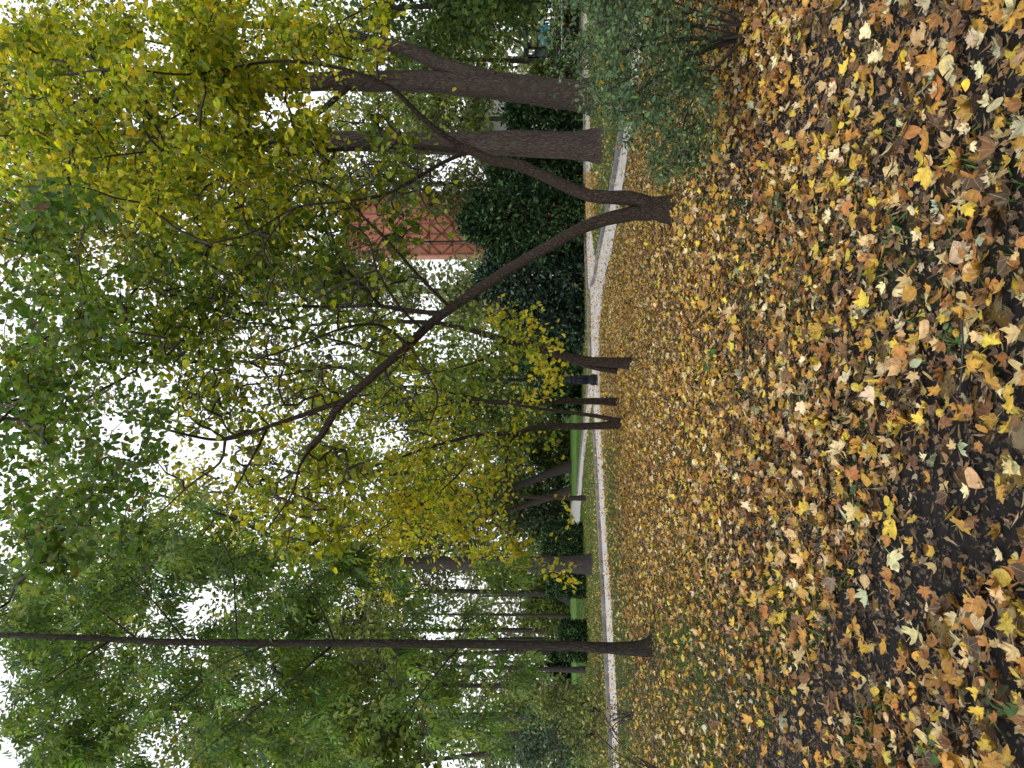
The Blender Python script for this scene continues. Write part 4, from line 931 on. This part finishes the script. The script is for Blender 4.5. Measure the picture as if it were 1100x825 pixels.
evergreen('wide grey green bush beyond the lawn beside the leaning grey trunk', 612, 480, 572, 56, 6000, [(2, (.06, .10, .04)), (2, (.10, .14, .05)), (1, (.16, .17, .05))], name='park_bush', size=.3, mat=M_FAR, group='bushes along the far lawn')
evergreen('bluish spruce like bush behind the slim brown trunk', 612, 548, 560, 60, 7000, BLU, name='park_bush', size=.3, mat=M_FAR, group='bushes along the far lawn')
evergreen('bushy green shrub at the end of the lawn past the hedges', 612, 650, 570, 60, 6000, GRN, name='park_bush', size=.3, mat=M_FAR, group='bushes along the far lawn')
evergreen('dark bush filling the gap behind the slim ash', 613, 712, 594, 32, 4000, EV, name='park_bush', size=.3, group='bushes along the far lawn')
evergreen('pale green airy bush behind the bluish shrub', 614, 770, 545, 70, 8000, PALE, name='park_bush', size=.3, mat=M_FAR, group='bushes along the far lawn')
evergreen('brown green bush behind the white railing', 622, 45, 600, 70, 6000, [(2, (.05, .06, .025)), (2, (.08, .06, .035)), (1, (.04, .05, .03))], name='park_bush', size=.22, mat=M_FAR, group='bushes by the railing')
evergreen('leafy green bush beside the black straight trunk', 620, 82, 572, 40, 6000, GRN, name='park_bush', size=.2, mat=M_FAR, group='bushes by the railing')

def hedge(label, x, y0, y1, xtop, depth, D=None):
    D = D or GD(x); a_ = P(XH, y0, D); c_ = P(XH, y1, D); zt = P(xtop, (y0 + y1) / 2, D)[2]
    w_ = abs(a_[0] - c_[0]); ctr = np.array([(a_[0] + c_[0]) / 2, D + depth / 2, 0])
    root = thing('clipped_hedge', label, 'hedge', ctr, 'clipped dark hedge blocks on the lawn')
    k = int(5200 * (w_ * zt + w_ * depth + depth * zt) / 6) + 2500
    p = R.uniform(-.5, .5, (k, 3)); ax = R.integers(0, 3, k); sd_ = np.where(R.random(k) < .5, -.5, .5)
    sh = R.random(k) < .75; p[np.arange(k)[sh], ax[sh]] = sd_[sh] * R.uniform(.9, 1.03, sh.sum())
    p[:, 2] += .5; nv = p - [0, 0, .5]
    p = p * [w_, depth, zt] + ctr + R.normal(0, .03, (k, 3)); p[:, 2] = np.clip(p[:, 2], .03, None)
    mb = MB(); B = basis_from(R.normal(0, 1, (k, 3)), nv * 2 + R.normal(0, .6, (k, 3)))
    mb.scatter(DIA[0], p, B, R.uniform(.06, .13, k), pick(EV, k, .3)); mb.build('crown', M_DARK, root)
    st = MB()
    for i in range(5):
        q = ctr + [w_ * (-.4 + .2 * i), R.uniform(-.2, .2) * depth, 0]; st.tube(np.array([q, q + [.05, 0, zt * .4], q + [0, .05, zt * .8]]), [.05, .04, .015], 6)
    st.build('stem', M_BARK_THIN, root)
hedge('clipped dark hedge block directly behind the grey trunk, lower end', 631, 609, 642, 588, 1.6)
hedge('taller clipped dark hedge block between the pale plaza and the grey trunk', 627.5, 569, 606, 583, 2.0)
hedge('smaller clipped dark hedge block partly behind the slim ash', 632.5, 677, 711, 602, 1.5)

def shrub(name, label, base, attr, leaf, pals, protos, mat, ns=9, r0=.012, group=None, **kw):
    root = thing(name, label, 'shrub', (base[0], base[1], 0), group)
    st = MB(); sk = []
    b_ = np.array([base[0], base[1], 0.0])
    far_ = attr[R.choice(len(attr), ns)][:, :3]
    for q in far_:
        rows = np.array([[*(b_ + R.normal(0, .06, 3) * [1, 1, 0]), r0], [*(b_ * .55 + q * .45 + [0, 0, .14]), r0 * .7], [*q, r0 * .3]])
        s = spline(rows, .12); st.tube(s[:, :3], s[:, 3], 6); sk.append(s)
    st.build('stem', M_TWIG, root)
    cr = MB(); grow(cr, np.concatenate(sk), attr, leaf[0], leaf[1], pals, protos, leaf[2], tip_r=kw.get('tip_r', .002), down=kw.get('down', .0), max_r=.012, sides=3)
    cr.build('crown', [mat, M_TWIG], root)
SH = [(4, (.06, .11, .045)), (3, (.085, .145, .058)), (2, (.05, .085, .045)), (.8, (.14, .20, .07)), (.25, (.36, .22, .04))]
blS = [(625, 40, 40, 50, 44, -.2, 1.8, 0), (680, 20, 50, 50, 72, -.6, 1.2, 0), (680, 90, 50, 44, 56, -.6, 1.2, 0), (745, 50, 45, 60, 52, -.5, .8, 0), (725, 125, 45, 46, 40, -.4, .9, 0), (760, 170, 32, 36, 22, -.2, .6, 0), (660, -40, 60, 50, 50, -.5, 1.2, 0), (700, 165, 36, 30, 12, -.2, .8, 0), (785, 10, 26, 45, 26, -.3, .4, 0), (640, 95, 36, 34, 16, -.2, 1.2, 0)]
shrub('privet_bush', 'loose bush of small grey green leaves spreading low over the litter', P(XH, 40, 5.9), blobs(blS, 5.7, {0: 1.45}), (14, .038, .06), [SH], [tree_leaf(.3, .3, .2), tree_leaf(.26, -.2, .1)], M_SHRUB, 16, .011)
FE = [(3, (.15, .19, .05)), (3, (.20, .22, .06)), (2, (.10, .15, .05))]
blL = [(606, 764, 34, 28, 42, -1, 1, 0), (630, 770, 26, 40, 50, -1, 1, 0), (570, 760, 26, 24, 20, -1, 1, 0)]
shrub('feathery_bush', 'yellow green feathery bush standing across the path', G(646, 765), blobs(blL, GD(646)), (18, .11, .16), [FE], NEEDLE + [DIA[1]], M_SHRUB, 10, .02, tip_r=.006)
blM = [(590, 790, 40, 36, 70, -1.2, 1.2, 0), (560, 800, 30, 30, 40, -1.2, 1.2, 0), (620, 815, 26, 30, 30, -1, 1, 0)]
shrub('bluish_bush', 'bluish green bush in front of the dark double stemmed trunk', G(640, 790), blobs(blM, GD(640)), (20, .14, .2), [BLU], NEEDLE + [DIA[1]], M_SHRUB, 10, .022, tip_r=.006)
blN = [(668, 765, 14, 22, 26, -.4, .4, 0), (655, 770, 14, 20, 8, -.4, .4, 0)]
shrub('twiggy_bush', 'small twiggy brown bush on the grass before the path', G(684, 768), blobs(blN, GD(683)), (3, .05, .1), [[(2, (.14, .075, .03)), (1, (.10, .11, .04))]], DIA, M_SHRUB, 14, .010)
blQ = [(640, 770, 22, 40, 22, -.5, .8, 0), (690, 812, 26, 18, 18, -.5, .5, 0), (650, 818, 30, 14, 14, -.5, .6, 0)]
shrub('twiggy_bush', 'sparse bush of long bare arching twigs with few yellow leaves', G(716, 840), blobs(blQ, GD(716)), (5, .05, .1), [[(2, (.22, .22, .05)), (1, (.12, .15, .04))]], DIA, M_SHRUB, 12, .010)

# small weeds among the leaves
def weed(label, x, y, hgt, nl, lw, pal, spread=.09):
    b_ = G(x, y); root = thing('weed_plant', label, 'plant', b_, None)
    st = MB(); lf2 = MB()
    for i in range(nl):
        a = i * 2.4 + R.random() * .6; tip = b_ + np.array([math.cos(a) * spread * R.uniform(.4, 1), math.sin(a) * spread * R.uniform(.4, 1), hgt * R.uniform(.5, 1)])
        st.tube(np.array([b_, (b_ + tip) / 2 + [0, 0, .02], tip]), [.003, .0025, .0015], 5, col=(.09, .15, .05))
        d = np.array([[math.cos(a), math.sin(a), R.uniform(-.3, .3)]]); n_ = np.array([[R.normal(0, .3), R.normal(0, .3), 1]])
        lf2.scatter(tree_leaf(.42, .2, .25, .05), tip[None], basis_from(d, n_), [lw * R.uniform(.7, 1.2)], pick(pal, 1))
    st.build('stem', M_GRASS, root); lf2.build('foliage', M_SHRUB, root)
WG = [(2, (.04, .095, .025)), (2, (.06, .13, .03)), (1, (.09, .14, .06))]
weed('broad leaved green weed standing alone midway up the leaf carpet', 772, 388, .15, 8, .10, WG)
weed('bright green seedling with round leaves at the edge of the bare soil', 1008, 804, .06, 8, .055, WG, .055)
weed('cluster of small green clover like weed beside yellow leaves', 967, 243, .06, 10, .035, WG, .08)
weed('dark green weed near the trodden soil strip by the bush', 843, 218, .08, 8, .05, WG, .08)
weed('low green rosette in the litter below the forked lime', 922, 545, .05, 10, .06, WG, .08)
weed('tiny green weed among cream leaves close to the lens', 1030, 368, .05, 9, .03, WG, .05)
weed('spiky green sprout near the footpath bend', 1085, 765, .07, 7, .07, WG, .06)

def fallen_twig(label, pl, r):
    p = np.array([G(x, y) + [0, 0, z] for x, y, z in pl]); rows = np.c_[p, np.linspace(r, r * .4, len(p))]
    s = spline(rows, .04); s[:, :3] += R.normal(0, .003, (len(s), 3)); mb = MB(); mb.tube(s[:, :3], s[:, 3], 6)
    tag(mb.build('fallen_twig', M_TWIG, origin=p[0]), label, 'twig')
fallen_twig('long thin dark twig lying across leaves on bare soil', [(1051, 305, .05), (1052, 360, .06), (1050, 430, .05), (1056, 480, .04)], .005)
fallen_twig('crooked twig bent over the litter', [(1005, 110, .06), (985, 160, .08), (968, 190, .07), (925, 188, .04)], .004)
fallen_twig('short pale stick resting in the litter', [(812, 395, .05), (806, 330, .05), (798, 300, .04)], .006)

# ------------------------------------------------------------------ lamp posts
def lamp_post(label, x, y, D, height, full=True):
    b_ = P(XH, y, D); b_[2] = 0
    root = thing('lamp_post', label, 'lamp', b_, 'black lamp posts of the park')
    mb = MB(); mb.lathe(b_, [(.0, 0), (.21, 0), (.21, .04), (.19, .06), (.215, .12), (.215, .2), (.15, .30), (.15, .32)], 8, phase=math.pi / 8); mb.build('base', M_IRON, root)
    mb = MB(); mb.lathe(b_, [(.148, .30), (.165, .34), (.165, .78), (.175, .80), (.175, .84), (.13, .86), (.14, .92), (.17, .94), (.17, .97), (.10, 1.02), (.11, 1.08), (.075, 1.16)], 8, phase=math.pi / 8)
    for k in range(8):
        a = k * math.pi / 4; c = b_ + [math.cos(a) * .153, math.sin(a) * .153, .56]; mb.box(c, (.012, .09, .36), rot=a)
    mb.build('pedestal', M_IRON, root)
    mb = MB(); mb.lathe(b_, [(.075, 1.15), (.062, 1.6), (.058, height * .62), (.075, height * .62 + .03), (.05, height * .62 + .08), (.045, height - .75), (.08, height - .72), (.05, height - .66), (.04, height - .6)], 12); mb.build('pole', M_IRON, root, smooth=True)
    mb = MB(); mb.lathe(b_, [(.04, height - .62), (.12, height - .58), (.13, height - .54), (.0, height - .53)], 8)
    mb.lathe(b_, [(.23, height - .12), (.24, height - .10), (.13, height + .03), (.05, height + .08), (.03, height + .16), (0, height + .2)], 8)
    for k in range(6):
        a = k * math.pi / 3; mb.tube(np.array([b_ + [math.cos(a) * .12, math.sin(a) * .12, height - .55], b_ + [math.cos(a) * .215, math.sin(a) * .215, height - .11]]), [.01, .01], 5)
    lan = mb.build('lantern', M_IRON, root)
    mb = MB(); mb.lathe(b_, [(.11, height - .53), (.205, height - .12), (.0, height - .115)], 6)
    g = mb.build('lantern_glass', plain_mat('milk_glass', (.22, .23, .24), .3, vary=.05), lan); 
    g.parent = lan; g.location = -np.array(b_) * 0
    g.matrix_parent_inverse.identity()
    me = g.data; co_ = np.zeros(len(me.vertices) * 3, np.float32); me.vertices.foreach_get('co', co_)
    me.vertices.foreach_set('co', (co_.reshape(-1, 3) - b_.astype(np.float32)).ravel()); me.update()
    if not full:
        mb = MB(); mb.box(b_ + [-.12, 0, height * .84], (.12, .05, .35)); mb.build('bracket_box', plain_mat('grey_box', (.08, .085, .11), .5), root)
    return root
lamp_post('black lamp post with octagonal pedestal beside the path, seen under yellow leaves', 642, 408, GD(642), 5.0)
lamp_post('tall thin lamp post in front of the brick red building', 0, 258, 47.0, 11.4, False)

# ------------------------------------------------------------------ buildings, kiosk, railing
def red_building():
    D = 72.0; x1 = P(XH, 272, D)[0]; x0 = P(XH, 205, D)[0]; top = P(372, 250, D)[2]
    c = np.array([(x0 + x1) / 2, D + 1.5, 0]); w_ = abs(x0 - x1)
    root = thing('lattice_building', 'salmon red building faced with triangular relief lattice behind the evergreens', 'building', c)
    M_W = plain_mat('salmon_render', (.64, .265, .175), .85, vary=.1, scale=.7); M_L = plain_mat('brick_red_batten', (.36, .125, .095), .8, vary=.15, scale=2)
    mb = MB(); mb.box(c + [0, 0, top / 2], (w_, 3, top)); mb.build('wall', M_W, root)
    mb = MB(); yf = D - .05; xl = min(x0, x1); nx = int(w_ / .92); px = w_ / nx; pz = 2.3
    for i in range(nx + 1): mb.box((xl + i * px, yf, top / 2), (.13, .12, top))
    nz = int(top / pz)
    for i in range(nx):
        for k in range(nz + 1):
            z0, z1 = k * pz, min(top, (k + 1) * pz); flip = (i + k) % 2
            for (za, zb, s) in ((z0, (z0 + z1) / 2, flip), ((z0 + z1) / 2, z1, 1 - flip)):
                a = np.array([xl + (i + s) * px, yf - .01, za]); b2 = np.array([xl + (i + 1 - s) * px, yf - .01, zb])
                dv = b2 - a; n_ = np.array([-dv[2], 0, dv[0]]) / np.hypot(dv[0], dv[2]) * .06
                v = np.array([a - n_, a + n_, b2 + n_, b2 - n_]); v2 = v + [0, -.07, 0]
                mb.quads(np.concatenate([v, v2]), [[4, 5, 6, 7], [0, 1, 5, 4], [1, 2, 6, 5], [2, 3, 7, 6], [3, 0, 4, 7]])
            mb.box((xl + (i + .5) * px, yf + .012, z0), (px - .14, .08, .11))
    mb.build('lattice', M_L, root)
    mb = MB(); mb.box(c + [0, 0, top + .2], (w_ + .3, 3.3, .4)); mb.build('roof', plain_mat('roof_edge', (.36, .13, .10), .9), root)
red_building()

def pale_house():
    D = 70.0; xa = P(XH, 90, D)[0]; xb = P(XH, 150, D)[0]; top = P(512, 120, D)[2]
    c = np.array([(xa + xb) / 2, D + 5, 0]); w_ = abs(xa - xb)
    root = thing('pale_house', 'plain whitish house wall glimpsed between the two massive old trunks', 'building', c)
    mb = MB(); mb.box(c + [0, 0, top / 2], (w_, 10, top)); mb.build('wall', plain_mat('pale_render', (.60, .57, .57), .85, vary=.06, scale=.5), root)
    mb = MB(); mb.box(c + [0, 0, .3], (w_ + .1, 10.1, .6)); mb.box(c + [0, 0, 4.3], (w_ + .1, 10.1, .18)); mb.build('plinth', plain_mat('plinth_stone', (.2, .18, .18), .9), root)
    mb = MB(); e = np.array([w_ / 2 + .5, 5.5, 0]); z = top
    v = np.array([[-e[0], -e[1], z], [e[0], -e[1], z], [e[0], e[1], z], [-e[0], e[1], z], [-e[0] + 3, 0, z + 2.6], [e[0] - 3, 0, z + 2.6]]) + c
    mb.add(v, [[0, 1, 5], [0, 5, 4], [1, 2, 5], [2, 3, 4], [2, 4, 5], [3, 0, 4], [0, 2, 1], [0, 3, 2]]); mb.build('roof', plain_mat('dark_tile', (.09, .06, .055), .8), root)
    for xx in np.arange(xb + 1.6, xa - 1, 2.6):
        for zz in (1.9, 5.6):
            mb = MB(); mb.box((xx, D - .02, zz), (1.1, .08, 1.5)); wdw = mb.build('window', plain_mat('window_frame', (.5, .5, .5), .5), root)
pale_house()

def kiosk():
    D = 60.0; xa = P(XH, 20, D)[0]; xb = P(XH, 51, D)[0]; top = P(563, 36, D)[2]; w_ = abs(xa - xb)
    c = np.array([(xa + xb) / 2, D + 1, 0]); root = thing('kiosk', 'small dark kiosk with bright blue panels behind the forked grey trunk', 'kiosk', c)
    mb = MB()
    for sx_ in (-1, 1):
        for sy_ in (-1, 1): mb.box(c + [sx_ * (w_ / 2 - .06), sy_ * .9, top / 2], (.12, .12, top - .3))
    mb.build('frame', M_IRON, root)
    mb = MB(); mb.box(c + [0, 0, top - .1], (w_ + .5, 2.5, .3)); mb.build('roof', plain_mat('kiosk_roof', (.03, .03, .05), .6), root)
    mb = MB(); mb.box(c + [0, .1, .75], (w_ - .26, 1.5, 1.4)); mb.build('counter', plain_mat('kiosk_wood', (.10, .07, .06), .8), root)
    for k in (-1, 1):
        mb = MB(); mb.box(c + [k * w_ * .24, -.84, 2.35], (w_ * .34, .05, .6)); mb.build('blue_panel', plain_mat('blue_panel', (.04, .30, .55), .4), root)
    mb = MB(); mb.box(c + [0, -.85, 3.2], (w_ - .3, .05, .4)); mb.build('sign_board', plain_mat('sign_yellow_green', (.25, .28, .08), .5), root)
    mb = MB(); mb.box(c + [0, .88, 2.3], (w_ - .26, .05, 1.8)); mb.build('back_wall', plain_mat('kiosk_back', (.07, .09, .10), .5), root)
kiosk()

def railing():
    D = 41.0; xa = P(XH, -8, D)[0]; xb = P(XH, 53, D)[0]; z = P(603.5, 20, D)[2]
    root = thing('railing', 'low white topped railing at the edge of the far path', 'railing', ((xa + xb) / 2, D, 0))
    mb = MB(); mb.tube(np.array([[xa, D, z], [(xa + xb) / 2, D, z], [xb, D, z]]), [.035] * 3, 8); mb.build('top_rail', plain_mat('white_paint', (.6, .6, .58), .5), root)
    mb = MB(); mb.tube(np.array([[xa, D, z * .45], [(xa + xb) / 2, D, z * .45], [xb, D, z * .45]]), [.02] * 3, 6); mb.build('lower_rail', M_IRON, root)
    for xx in np.linspace(xa, xb, 4):
        mb = MB(); mb.tube(np.array([[xx, D, 0], [xx, D, z / 2], [xx, D, z - .03]]), [.035] * 3, 8); mb.build('post', M_IRON, root)
railing()
bpy.context.view_layer.update()
